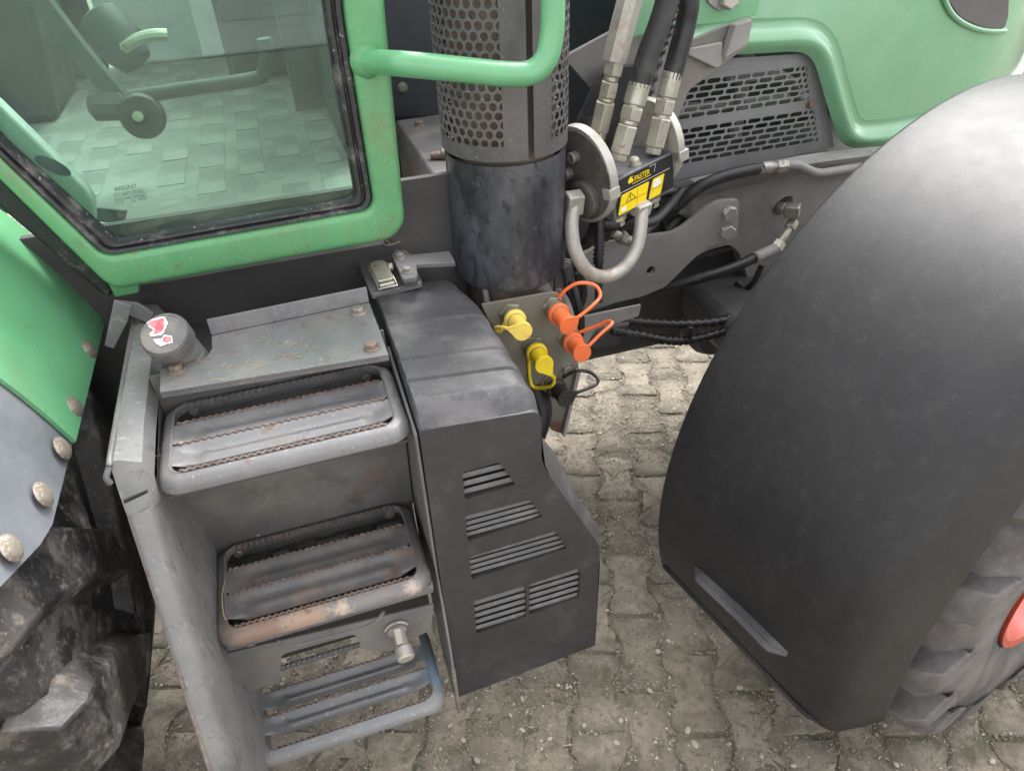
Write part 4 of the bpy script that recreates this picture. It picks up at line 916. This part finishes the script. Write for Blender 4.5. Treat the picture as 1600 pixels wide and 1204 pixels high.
# smoked lamp panel
lm = rpoly([P(x, y, 'Y', YH) for x, y in ((1470, -60), (1481, 0), (1500, 28), (1535, 43), (1572, 46), (1578, 30), (1582, -60))], [0, .01, .02, .03, .01, .01, 0], 5)
b = MB(); b.prism([V((p_.x, hy(p_.x, p_.z)-.001, p_.z)) for p_ in lm], (0, .004, 0)); b.build('side_lamp', lamp_m, hood, .001)
lmo = crom([P(x, y, 'Y', YH) for x, y in ((1466, -60), (1477, 0), (1496, 30), (1532, 47), (1575, 50))], 6)
b = MB(); b.tube([V((p_.x, hy(p_.x, p_.z)+.001, p_.z)) for p_ in lmo], .007, 8); b.build('lamp_surround', hood_green, hood, ang=60)
# grille with slotted holes
YG = 1.625
gq = [P(x, y, 'Y', YG) for x, y in ((1000, 118), (1120, 100), (1256, 88), (1270, 98), (1294, 222), (1288, 232), (1150, 262), (1000, 292))]
g_o = [(p_.x, p_.z) for p_ in rpoly(gq, .012, 4)]
b = MB()
def gpt(x, z, dy=0): return (x, YG+dy, z)
def cell(x0, x1, zc, hh, hw_, sl, zup, zdn):
    """one slot with its share of the sheet round it"""
    cx = (x0+x1)/2; L2 = hw_; r_ = hh; inn = []; out = []
    for s_, a0 in ((1, -90), (-1, 90)):
        for k in range(5):
            a = R(a0+180*k/4); px_, pz_ = cx+s_*(L2-r_)+r_*math.cos(a), r_*math.sin(a)
            inn.append((px_, zc+pz_+(px_-cx)*sl))
            if k == 0: q = (px_, s_ * -1)
            ox = (x1 if s_ > 0 else x0) if 0 < k < 4 else px_
            if k in (1, 3): oz = zdn if (s_ > 0) == (k == 1) else zup
            elif k == 2: oz = 0
            else: oz = zdn if (s_ > 0) == (k == 0) else zup
            out.append((ox, zc+oz+(ox-cx)*sl))
    b.loft([[gpt(*p_) for p_ in out], [gpt(*p_) for p_ in inn], [gpt(p_[0], p_[1], .0025) for p_ in inn]])
def grille_panel(px_tr, px_br, px_tl, px_bl, rows):
    a_ = P(*px_tr, 'Y', YG); c_ = P(*px_br, 'Y', YG); a2, c2 = P(*px_tl, 'Y', YG), P(*px_bl, 'Y', YG)
    sa, sc = (a_.z-a2.z)/(a_.x-a2.x), (c_.z-c2.z)/(c_.x-c2.x); xl = .92
    zr = lambda x, t_: lerp(a_.z+(x-a_.x)*sa, c_.z+(x-c_.x)*sc, t_)
    for j in range(rows):
        t_ = j/(rows-1); x = lerp(a_.x, c_.x, t_)+.003; xr = x
        ws = [.0165] if j % 2 else [.0165, .0165]
        while x > xl:
            w_ = ws.pop() if ws else .0425
            x0 = x-w_; cx = (x+x0)/2; z = zr(cx, t_); sl = lerp(sa, sc, t_)
            dz = abs(zr(cx, (j+1)/(rows-1))-z)/2
            cell(x0, x, z, .0058, w_/2-.0022, sl, dz, -dz); x = x0
    return a_, c_, zr, xl
GA = grille_panel((1258, 107), (1266, 153), (1080, 131), (1080, 181), 6); GB = grille_panel((1270, 175), (1279, 218), (1080, 204), (1080, 251), 6)
def quad(pts): b.add([gpt(x, z, .0004) for x, z in pts], [tuple(range(len(pts)))])
def xz(x, y): p_ = P(x, y, 'Y', YG); return (p_.x, p_.z)
h5 = 1/10.
TRc, TLc, BRc, BLc = xz(1275, 83), xz(1000, 100), xz(1303, 230), xz(1000, 294)
xr0 = GA[0].x+.003; xr1 = GB[1].x+.003
def edge_pts(G, t_, n_=10): return [(lerp(.89, (G[0].x if t_ < .5 else G[1].x)+.003, k/n_), G[2](lerp(.89, (G[0].x if t_ < .5 else G[1].x)+.003, k/n_), t_)) for k in range(n_+1)]
e1_, e2_, e3_, e4_ = edge_pts(GA, -h5), edge_pts(GA, 1+h5), edge_pts(GB, -h5), edge_pts(GB, 1+h5)
quad([TLc]+e1_+[TRc]); quad(e2_+e3_[::-1]); quad(e4_+[BRc, BLc])
quad([e1_[-1], e2_[-1], e3_[-1], e4_[-1], BRc, TRc])
b.prism([gpt(*TRc, -.001), gpt(*BRc, -.001), gpt(BRc[0]+.012, BRc[1], .02), gpt(TRc[0]+.012, TRc[1], .02)], (0, .004, 0))
gr = part('grille', b, mat('grille_steel', (.23, .225, .23), .5, spots=[((.24, .23, .22), 5, .45, .75, .5, .8)], bump=(160, .1)), label='grey slotted side grille below the green bonnet')
bolt(B_R, P(1266, 162, 'Y', YG), (0, -1, 0), gr)
b = MB(); b.prism([V((p_.x, YG+.004, p_.z)) for p_ in (P(1010, 290, 'Y', YG), P(1294, 231, 'Y', YG), P(1300, 245, 'Y', YG), P(1010, 305, 'Y', YG))], (0, .05, 0)); b.build('grille_flange', frame_grey, gr, .004)
# things behind the grille
b = MB(); b.box(.7, 1.9, 1.98, 2.0, .6, 1.5); eb = part('engine_block', b, dark)
for pts, r_ in (([(1.0, 1.75, 1.0), (1.05, 1.75, 1.3)], .02), ([(1.22, 1.75, 1.0), (1.22, 1.75, 1.3)], .018), ([(1.15, 1.72, 1.17), (1.3, 1.7, 1.16), (1.38, 1.72, 1.1)], .015), ([(.95, 1.8, 1.08), (1.6, 1.8, 1.05)], .02)):
    b = MB(); b.tube(crom(pts, 6), r_, 10); b.build('engine_pipe', frame_grey, eb)

# ---- brackets, chassis -----------------------------------------------------
b = MB(); b.prism(rpoly(PP(((886, 235), (900, 190), (935, 118), (950, 105), (1005, 100), (1020, 130), (1000, 260), (900, 260)), 'Y', 1.46), [.01, .01, .01, .01, .01, .01, .01, .01], 3), (0, .01, 0)); part('hose_bracket', b, black, .003)
b = MB(); b.prism(rpoly(PP(((880, 90), (1010, 20), (1085, 62), (1130, 42), (1178, 26), (1168, 72), (1130, 102), (1078, 140), (1040, 230), (985, 250), (960, 180)), 'Y', 1.50), .008, 3), (0, .012, 0)); part('loader_bracket', b, mat('grey_arm_plate', (.21, .2, .19), .5, spots=[((.26, .235, .21), 5, .4, .7, .7, .8), ((.22, .17, .13), 9, .58, .75, .5, .85)], bump=(100, .15)), .002)
b = MB(); b.prism(PP(((1133, 92), (1150, 40), (1176, 30), (1168, 70)), 'Y', 1.47), (0, .025, 0)); part('bracket_gusset', b, loader_grey, .003); b = MB(); b.prism(PP(((1062, 80), (1130, 66), (1128, 102), (1120, 108)), 'Y', 1.485), (0, .012, 0)); part('bracket_gusset', b, loader_grey, .003)
b = MB(); b.prism(rpoly(PP(((975, -60), (1200, -60), (1182, 24), (1130, 36), (1060, 42), (985, 60)), 'Y', 1.44), .008, 3), (0, .02, 0)); lk_ = part('loader_frame_plate', b, hood_green, .003)
b = MB(); b.prism(rpoly(PP(((1098, -30), (1160, -30), (1158, 0), (1140, 14), (1124, 18), (1108, 6)), 'Y', 1.432), .006, 3), (0, .008, 0)); b.build('boss_plate', loader_grey, lk_, .002)
bolt(B_L, P(1136, -2, 'Y', 1.431), (0, -1, .1), lk_)
# loader plate with hole
YL = 1.45
lo_ = [(p_.x, p_.z) for p_ in rpoly([P(x, y, 'Y', YL) for x, y in ((870, 420), (950, 377), (1052, 364), (1072, 352), (1108, 322), (1125, 314), (1156, 312), (1152, 372), (1112, 384), (1086, 402), (1040, 448), (1005, 463), (965, 472), (930, 484), (870, 500))], .012, 3)]
hc = P(1017, 423, 'Y', YL)
b = MB(); b.plate(lo_, [[(hc.x+.0125*math.cos(-k*math.pi/10), hc.z+.0125*math.sin(-k*math.pi/10)) for k in range(20)]], (0, YL, 0), (1, 0, 0), (0, 0, 1), .014); ldp = part('mounting_plate', b, loader_grey, .0015, label='flat grey mounting plate with two big bolts and a round hole')
for (x, y), rot_ in (((1136, 331), .3), ((1133, 360), .9)):
    bo = bolt(B_L, P(x, y, 'Y', YL)-V((0, .001, 0)), (0, -1, 0), ldp, 'large_bolt', rot_)
    c_ = P(x, y, 'Y', YL-.0162)
    text('8.8', .0115, c_+V((-.0095, 0, .0015)), (1, 0, 0), (0, 0, 1), label_w, ldp, 'stamp', depth=.0003); text('TY', .008, c_+V((-.005, 0, -.009)), (1, 0, 0), (0, 0, 1), label_w, ldp, 'stamp', depth=.0003)
# cast frame behind, with oval opening
YC = 1.53
co_ = [(p_.x, p_.z) for p_ in rpoly([P(x, y, 'Y', YC) for x, y in ((1085, 300), (1110, 285), (1160, 272), (1230, 262), (1275, 266), (1330, 255), (1430, 238), (1430, 470), (1180, 480), (1170, 440), (1155, 395), (1140, 382), (1105, 392), (1070, 410))], .015, 3)]
oc = P(1223, 322, 'Y', YC)
b = MB(); b.plate(co_, [[(oc.x+.030*math.cos(-k*math.pi/12), oc.z+.0235*math.sin(-k*math.pi/12)+.010*math.cos(-k*math.pi/12)) for k in range(24)]], (0, YC, 0), (1, 0, 0), (0, 0, 1), .04); cf_ = part('chassis_casting', b, frame_grey, .008, label='grey cast chassis frame with oval opening')
lo = []
for k in range(17):
    x = lerp(1085, 1420, k/16); y = lerp(292, 236, k/16)-8*math.sin(k/16*math.pi); a_ = P(x, y, 'Y', YC)
    lo.append([a_+V((0, -.002, -.03)), a_+V((0, -.018, -.008)), a_+V((0, -.022, .006)), a_+V((0, .0, .012)), a_+V((0, .03, .010))])
b = MB(); b.loft(lo, False); b.build('casting_rim', frame_grey, cf_, ang=60)
b = MB(); b.box(.4, 1.95, 1.62, 1.95, .42, .95); part('engine_sump', b, dark, .03)
b = MB(); b.prism(PP(((1060, 410), (1150, 385), (1185, 480), (1150, 530), (1000, 520), (1000, 470)), 'Y', 1.60), (0, .02, 0)); b.lathe((1.1, 1.5, .5), (0, 1, 0), [(.06, 0), (.08, .04), (.08, .3)], 20); part('axle_housing', b, dark, .01)
b = MB(); b.box(1.0, 1.35, .95, 1.6, .55, .67); part('front_axle', b, dark, .03)
# elbow fitting and hose on the frame
e0 = P(1214, 322, 'Y', 1.55); e1 = P(1238, 330, 'Y', 1.47); e2 = P(1236, 352, 'Y', 1.47); e3 = P(1212, 388, 'Y', 1.44); e4 = P(1150, 418, 'Y', 1.42)
fit((e0, e1), ((0, .35, .013, 16), (.3, .65, .017, 6), (.65, 1, .014, 16)), cf_); b = MB(); b.box(-.016, .016, -.018, .018, -.014, .018, frame_m(e1, e1-e2)); b.build('elbow', bolt_m, cf_, .003)
fit((e2, e3), ((-.2, .15, .015, 6), (.1, .8, .0105, 14), (.72, 1.05, .018, 6)), cf_); 
fit((e3, P(1160, 412, 'Y', 1.42)), ((0, .12, .016, 14), (.08, .6, .0155, 16), (.6, .64, .017, 16)), cf_, m_=frame_grey)
b = MB(); b.tube(crom([P(1180, 402, 'Y', 1.43), P(1140, 420, 'Y', 1.42), P(1080, 438, 'Y', 1.43), P(1000, 458, 'Y', 1.5), P(940, 470, 'Y', 1.55)], 8), .0135, 12); b.build('hydraulic_hose', black, cf_)
b = MB(); b.tube(crom([P(1040, 340, 'Y', 1.5), P(1085, 298, 'Y', 1.46), P(1130, 276, 'Y', 1.46), P(1190, 262, 'Y', 1.47)], 8), .0145, 12); b.build('hydraulic_hose', black, cf_); b = MB(); b.tube(crom([P(960, 300, 'Y', 1.45), P(1060, 300, 'Y', 1.5), P(1100, 285, 'Y', 1.47)], 8), .011, 12); b.build('hydraulic_hose', black, cf_)
fit((P(1183, 264, 'Y', 1.47), P(1228, 258, 'Y', 1.48)), ((0, .45, .016, 16), (.45, .7, .012, 14), (.62, 1, .0165, 6)), cf_, m_=bolt_m)
b = MB(); b.tube(crom([P(1222, 259, 'Y', 1.48), P(1245, 258, 'Y', 1.48), P(1275, 270, 'Y', 1.49), P(1300, 268, 'Y', 1.5), P(1350, 258, 'Y', 1.52), P(1420, 240, 'Y', 1.55)], 8), .012, 12); b.build('steel_pipe', frame_grey, cf_)
b = MB(); b.tube(crom([P(1015, 410, 'Y', 1.5), P(1050, 350, 'Y', 1.55), P(1090, 320, 'Y', 1.6), P(1110, 290, 'Y', 1.62)], 8), .016, 12); part('hydraulic_hose', b, black); b = MB(); b.tube(crom([P(880, 350, 'Y', 1.5), P(900, 400, 'Y', 1.45), P(905, 470, 'Y', 1.4), P(890, 500, 'Y', 1.38)], 8), .010, 12); part('hydraulic_hose', b, black); b = MB(); b.tube(crom([P(880, 380, 'Y', 1.5), P(885, 440, 'Y', 1.42), P(895, 500, 'Y', 1.4)], 8), .008, 12); part('hydraulic_hose', b, black)
bolt(B_M, P(884, 412, 'Y', 1.42), (-.2, -1, .1), ldp)
for pts, r_, m_ in (([(872, 455, 1.24), (884, 470, 1.2), (893, 500, 1.18), (896, 540, 1.2)], .008, frame_grey), ([(893, 440, 1.28), (900, 465, 1.25), (908, 500, 1.24), (905, 540, 1.25)], .0085, black), ([(905, 425, 1.3), (912, 460, 1.3), (900, 490, 1.3), (885, 520, 1.3)], .009, black),
                    ([(960, 345, 1.34), (985, 350, 1.36), (1020, 345, 1.4), (1045, 322, 1.45), (1065, 300, 1.48)], .012, black), ([(1000, 370, 1.52), (1035, 340, 1.54), (1060, 330, 1.55), (1085, 345, 1.56)], .009, frame_grey), ([(905, 385, 1.38), (930, 372, 1.38), (960, 368, 1.38), (975, 375, 1.4)], .010, black),
                    ([(1010, 300, 1.5), (1030, 330, 1.52), (1038, 370, 1.54), (1030, 400, 1.56)], .008, black), ([(1150, 440, 1.5), (1165, 450, 1.48), (1178, 440, 1.46), (1190, 415, 1.46)], .008, black)):
    b = MB(); b.tube(crom([P(x, y, 'Y', Y_) for x, y, Y_ in pts], 6), r_, 12); part('hydraulic_hose', b, m_)
b = MB(); b.tube([P(1078, 352, 'Y', 1.53)+V((.02*math.cos(k*.55), -.004, .02*math.sin(k*.55))) for k in range(13)], .0022, 6); part('cable_tie', b, black)
fit((P(985, 378, 'Y', 1.34), P(962, 366, 'Y', 1.34)), ((0, .5, .012, 14), (.4, .75, .017, 6), (.7, 1.2, .011, 14)), T, m_=bolt_m)
# lower bracket and corrugated cables
b = MB(); b.prism(rpoly(PP(((862, 505), (1002, 476), (998, 494), (930, 515), (905, 560), (880, 560)), 'Y', 1.30), .004, 3), (0, .006, 0)); lb_ = part('cable_bracket', b, loader_grey, .001)
b = MB(); b.prism(PP(((905, 540), (935, 515), (985, 505), (965, 540), (930, 546)), 'Y', 1.34), (0, .08, 0)); b.build('bracket_foot', dark, lb_, .004)
for pts in ([P(970, 500, 'Y', 1.36), P(1020, 505, 'Y', 1.36), P(1075, 506, 'Y', 1.36), P(1130, 500, 'Y', 1.37), P(1180, 480, 'Y', 1.4)], [P(955, 516, 'Y', 1.34), P(1000, 524, 'Y', 1.34), P(1045, 532, 'Y', 1.34), P(1085, 530, 'Y', 1.35), P(1140, 515, 'Y', 1.36), P(1190, 495, 'Y', 1.4)]):
    r_o = ribbed(pts, .0105, black, T, 'corrugated_cable', 3, .0016, 26)
b = MB(); b.box(-.006, .006, -.012, .012, -.026, .014, Matrix.Translation(P(1076, 516, 'Y', 1.35))); part('cable_clip', b, black, .003)

# ---- coupling plate ------------------------------------------------------------
YK = 1.13
b = MB(); b.prism(rpoly(PP(((752, 476), (866, 456), (878, 470), (905, 575), (880, 678), (862, 672), (800, 575)), 'Y', YK), .004, 2), (0, .006, 0)); cpl = part('coupling_plate', b, mat('olive_grey_plate', (.17, .16, .13), .6, spots=[((.25, .22, .18), 8, .45, .7, .5), ('at', P(868, 668, 'Y', YK), .025, (.14, .07, .045), .03)], bump=(120, .15)), .001, label='olive grey plate carrying coloured hydraulic couplings')
b = MB(); b.prism(PP(((905, 575), (880, 678), (876, 676), (899, 575)), 'Y', YK-.001), (0, -.012, 0)); b.build('plate_edge', loader_grey, cpl, .001)
bolt(B_M, P(885, 575, 'Y', YK), (0, -1, 0), cpl); 
b = MB(); b.lathe(P(850, 460, 'Y', 1.2), (.4, .3, -.8), [(.02, -.05), (.02, .05)], 14); part('pipe_stub', b, frame_grey); b = MB(); b.lathe(P(760, 465, 'Y', 1.18), (0, .3, 1), [(.006, -.04), (.006, .03)], 10); part('pipe_stub', b, frame_grey)
def coupling(nut, end, m_, strap, lab, tab_dir):
    a_ = P(*nut, 'Y', YK); c_ = P(*end, 'Y', YK-.075); d_ = (c_-a_); L0 = d_.length; dn = d_.normalized()
    b = MB(); b.lathe(a_-dn*.012, dn, [(.0215, 0), (.0245, .002), (.0245, .016), (.0215, .018)], 6, rot=.3); b.lathe(a_+dn*.004, dn, [(.0185, 0), (.0185, .022), (.017, .024), (.017, .034)], 24)
    cp = part('hydraulic_coupling', b, mat_cpl, .0008); cp['label'] = lab
    b = MB(); b.lathe(a_+dn*.024, dn, [(.0205, 0), (.0215, .002), (.0215, .008), (.0205, .010), (.0165, .011), (.0165, L0-.030), (.0185, L0-.027), (.0185, L0-.023), (.017, L0-.022)], 28)
    # tear-drop end disc towards the strap
    tip = P(*tab_dir, 'Y', YK-.072); e_ = a_+dn*(L0-.0005); tdir = (tip-e_); tdir -= dn*tdir.dot(dn); tl = tdir.length; tdir.normalize(); sdv = dn.cross(tdir)
    ring = [e_+tdir*(.0185*math.cos(R(a)))+sdv*(.0185*math.sin(R(a))) for a in range(40, 321, 14)]
    ring += [e_+tdir*tl-sdv*.003, e_+tdir*tl+sdv*.003]
    b.prism(ring, dn*.004)
    b.tube(crom([e_+tdir*tl+dn*.002]+[P(x, y, 'Y', Y_) for x, y, Y_ in strap], 6), .0036, 8)
    b.lathe(a_-dn*.012, dn, [(.026, -.003), (.026, .001)], 24)
    b.build('dust_cap', m_, cp, .0006, 45)
mat_cpl = mat('grubby_brass_coupling', (.27, .255, .19), .5, metal=.5, spots=[((.12, .105, .075), 40, .45, .7, .7, .75)], bump=(200, .2))
coupling((798, 490), (816, 517), yellow_pale, [(782, 511, 1.07), (774, 512, 1.09), (782, 518, 1.12), (790, 500, YK-.004)], 'coupling under a faded yellow cap, topmost yellow', (793, 512))
coupling((832, 541), (850, 569), yellow, [(866, 592, 1.06), (862, 602, 1.07), (845, 606, 1.10), (830, 600, 1.12), (826, 560, YK-.004)], 'coupling under the bright yellow cap, lower yellow', (860, 583))
coupling((864, 479), (888, 508), orange, [(925, 478, 1.06), (938, 462, 1.08), (930, 446, 1.1), (905, 442, 1.11), (885, 452, 1.12), (874, 466, YK-.004)], 'coupling under the upper orange cap', (902, 494))
coupling((888, 526), (909, 551), orange, [(938, 522, 1.06), (956, 506, 1.07), (950, 502, 1.09), (930, 510, 1.11), (903, 520, YK-.004)], 'coupling under the lower orange cap', (919, 539))
coupling((860, 597), (884, 622), blk_cap, [(915, 608, 1.06), (932, 600, 1.07), (933, 590, 1.08), (918, 580, 1.10), (898, 580, 1.11), (880, 590, YK-.004)], 'coupling under the black cap, lowest of all', (901, 612))
for pts in ([P(832, 600, 'Y', 1.15), P(845, 640, 'Y', 1.12), P(835, 680, 'Y', 1.1)],):
    b = MB(); b.tube(crom(pts, 6), .025, 14); part('hydraulic_hose', b, black)

# ---- front mudguard and wheel ----------------------------------------------------
TH = R(13); fd = V((math.cos(TH), math.sin(TH), 0)); fa = V((math.sin(TH), -math.cos(TH), 0)); FC = V((1.26, 1.043, .597)); FR = .712
def fp(phi, w_, r): return FC+fd*(-r*math.cos(R(phi)))+V((0, 0, r*math.sin(R(phi))))+fa*w_
b = MB(); N = 48; W_f = .497
cs_ = [(0.0, -.030), (0, -.006), (.003, -.001), (.008, 0), (.06, .001), (.2, .0015), (.36, .0), (.405, -.0025), (.43, -.007), (.446, -.014), (.456, -.023), (.464, -.034), (.476, -.055), (.489, -.080), (.494, -.090), (.492, -.095)]
top_ = []
for k in range(N+1):
    ph = lerp(-16.3, 150, k/N); l = []
    for w_, dr in cs_:
        pe = ph
        if k < 3:  # rounded outer lower corner, squared inner one
            pe = ph+max(0, (w_-.40)/.1)**2*2.4*(1-k/3)-w_*5.5*(1-k/3)*(.7 if w_ > .46 else 1)
            pe += max(0, 1-w_/.012)*1.2*(1-k/3)
        l.append(fp(pe, w_, FR+dr))
    top_.append(l)
b.loft(top_, False)
fg = b.build('front_mudguard', fender_m, T, ang=70); so = fg.modifiers.new('thickness', 'SOLIDIFY'); so.thickness = .005; so.offset = -1
fg['label'] = 'large matt black mudguard over the front wheel'
# edge bead and moulded grip
b = MB(); ed = []
for k in range(25):
    w_ = lerp(.012, .44, k/24); pe = -15.2+max(0, (w_-.40)/.1)**2*2.4-w_*5.5; dr = 0 if w_ < .4 else -.02*((w_-.4)/.045)
    ed.append([fp(pe-1.0, w_, FR+dr+.0005), fp(pe-.7, w_, FR+dr+.0045), fp(pe-.1, w_, FR+dr+.005), fp(pe+.25, w_, FR+dr+.0005)])
b.loft(ed, False, False, False); b.build('edge_bead', fender_m, fg, ang=50)
b = MB(); lo = []
for k in range(21):
    t_ = k/20; w_ = lerp(.118, .348, t_); e = min(1, min(t_, 1-t_)*9); ph = lerp(-5.6, -5.4, t_)+.5*math.sin(t_*math.pi); wd_ = lerp(.6, 1.0, t_)
    h = .004+.021*e
    lo.append([fp(ph-wd_*.5, w_, FR-.001), fp(ph-wd_*.5, w_, FR+h*.8), fp(ph-wd_*.3, w_, FR+h), fp(ph, w_, FR+h), fp(ph+wd_*.12, w_, FR+h*.55), fp(ph+wd_*.4, w_, FR+h*.5), fp(ph+wd_*.55, w_, FR-.001)])
b.loft(lo, False, True, True); b.build('moulded_grip', plastic_top, fg, ang=30)
ft, MW = tyre(FC+fa*.285+V((0, 0, -.037)), TH, .56, .47, .29, .042, 17, ftyre_m, 'front_tyre', .46, .036)
ft['label'] = 'front tyre with worn lugs and red rim'
b = MB(); pr_ = [(-.18, .29), (-.225, .30), (-.222, .285), (-.20, .275), (-.16, .262), (-.14, .24), (-.09, .22), (-.08, .12), (-.1, .1), (-.1, .02)]
b.loft([[MW @ V((r_*math.cos(k*math.pi/32), y_, r_*math.sin(k*math.pi/32))) for k in range(64)] for y_, r_ in pr_], True, False, True); b.build('rim', rim_m, ft, ang=40)

# ==================================================================== loose bits
def twig(pts, r, name, m_, label, cat):
    b = MB(); b.tube(crom(pts[0], 5), r, 6, rfun=None)
    for p_ in pts[1:]: b.tube(crom(p_, 5), r*.7, 6)
    o = b.build(name, m_, ang=70); tag(o, label, cat)
twig([[P(574, 377, 'Z', 1.085), P(590, 379, 'Z', 1.082), P(606, 383, 'Z', 1.085), P(625, 377, 'Z', 1.085)], [P(596, 370, 'Z', 1.10), P(605, 377, 'Z', 1.09), P(610, 381, 'Z', 1.085)]], .0022, 'twig', twig_m, 'forked dry twig lying below the corner of the green door', 'twig')
twig([[P(352, 905, 'Z', .722), P(347, 930, 'Z', .724), P(349, 958, 'Z', .72), P(353, 968, 'Z', .718)]], .0009, 'straw', straw_m, 'bent pale straw caught at the left end of the middle step', 'straw')
twig([[P(396, 833, 'Z', .718), P(404, 836, 'Z', .72)]], .0018, 'leaf_scrap', straw_m, 'tiny yellow leaf scrap at the back of the middle step', 'leaf scrap')
cl = MB()
for k in range(46):
    x, y = random.uniform(330, 560), random.uniform(515, 570)
    y = lerp(590, 530, (x-260)/340)+random.uniform(-38, 22)
    if y < 515: continue
    p_ = P(x, y, 'Z', zp+.0012); q = random.uniform(0, 3.1); d_ = V((math.cos(q), math.sin(q), 0))*random.uniform(.002, .007)
    cl.tube([p_-d_, p_+V((random.uniform(-.002, .002), random.uniform(-.002, .002), .0006)), p_+d_], .00035, 4)
o = cl.build('grass_clippings', straw_m); tag(o, 'dry grass clippings strewn on the grey plate above the steps', 'clippings', kind='stuff')
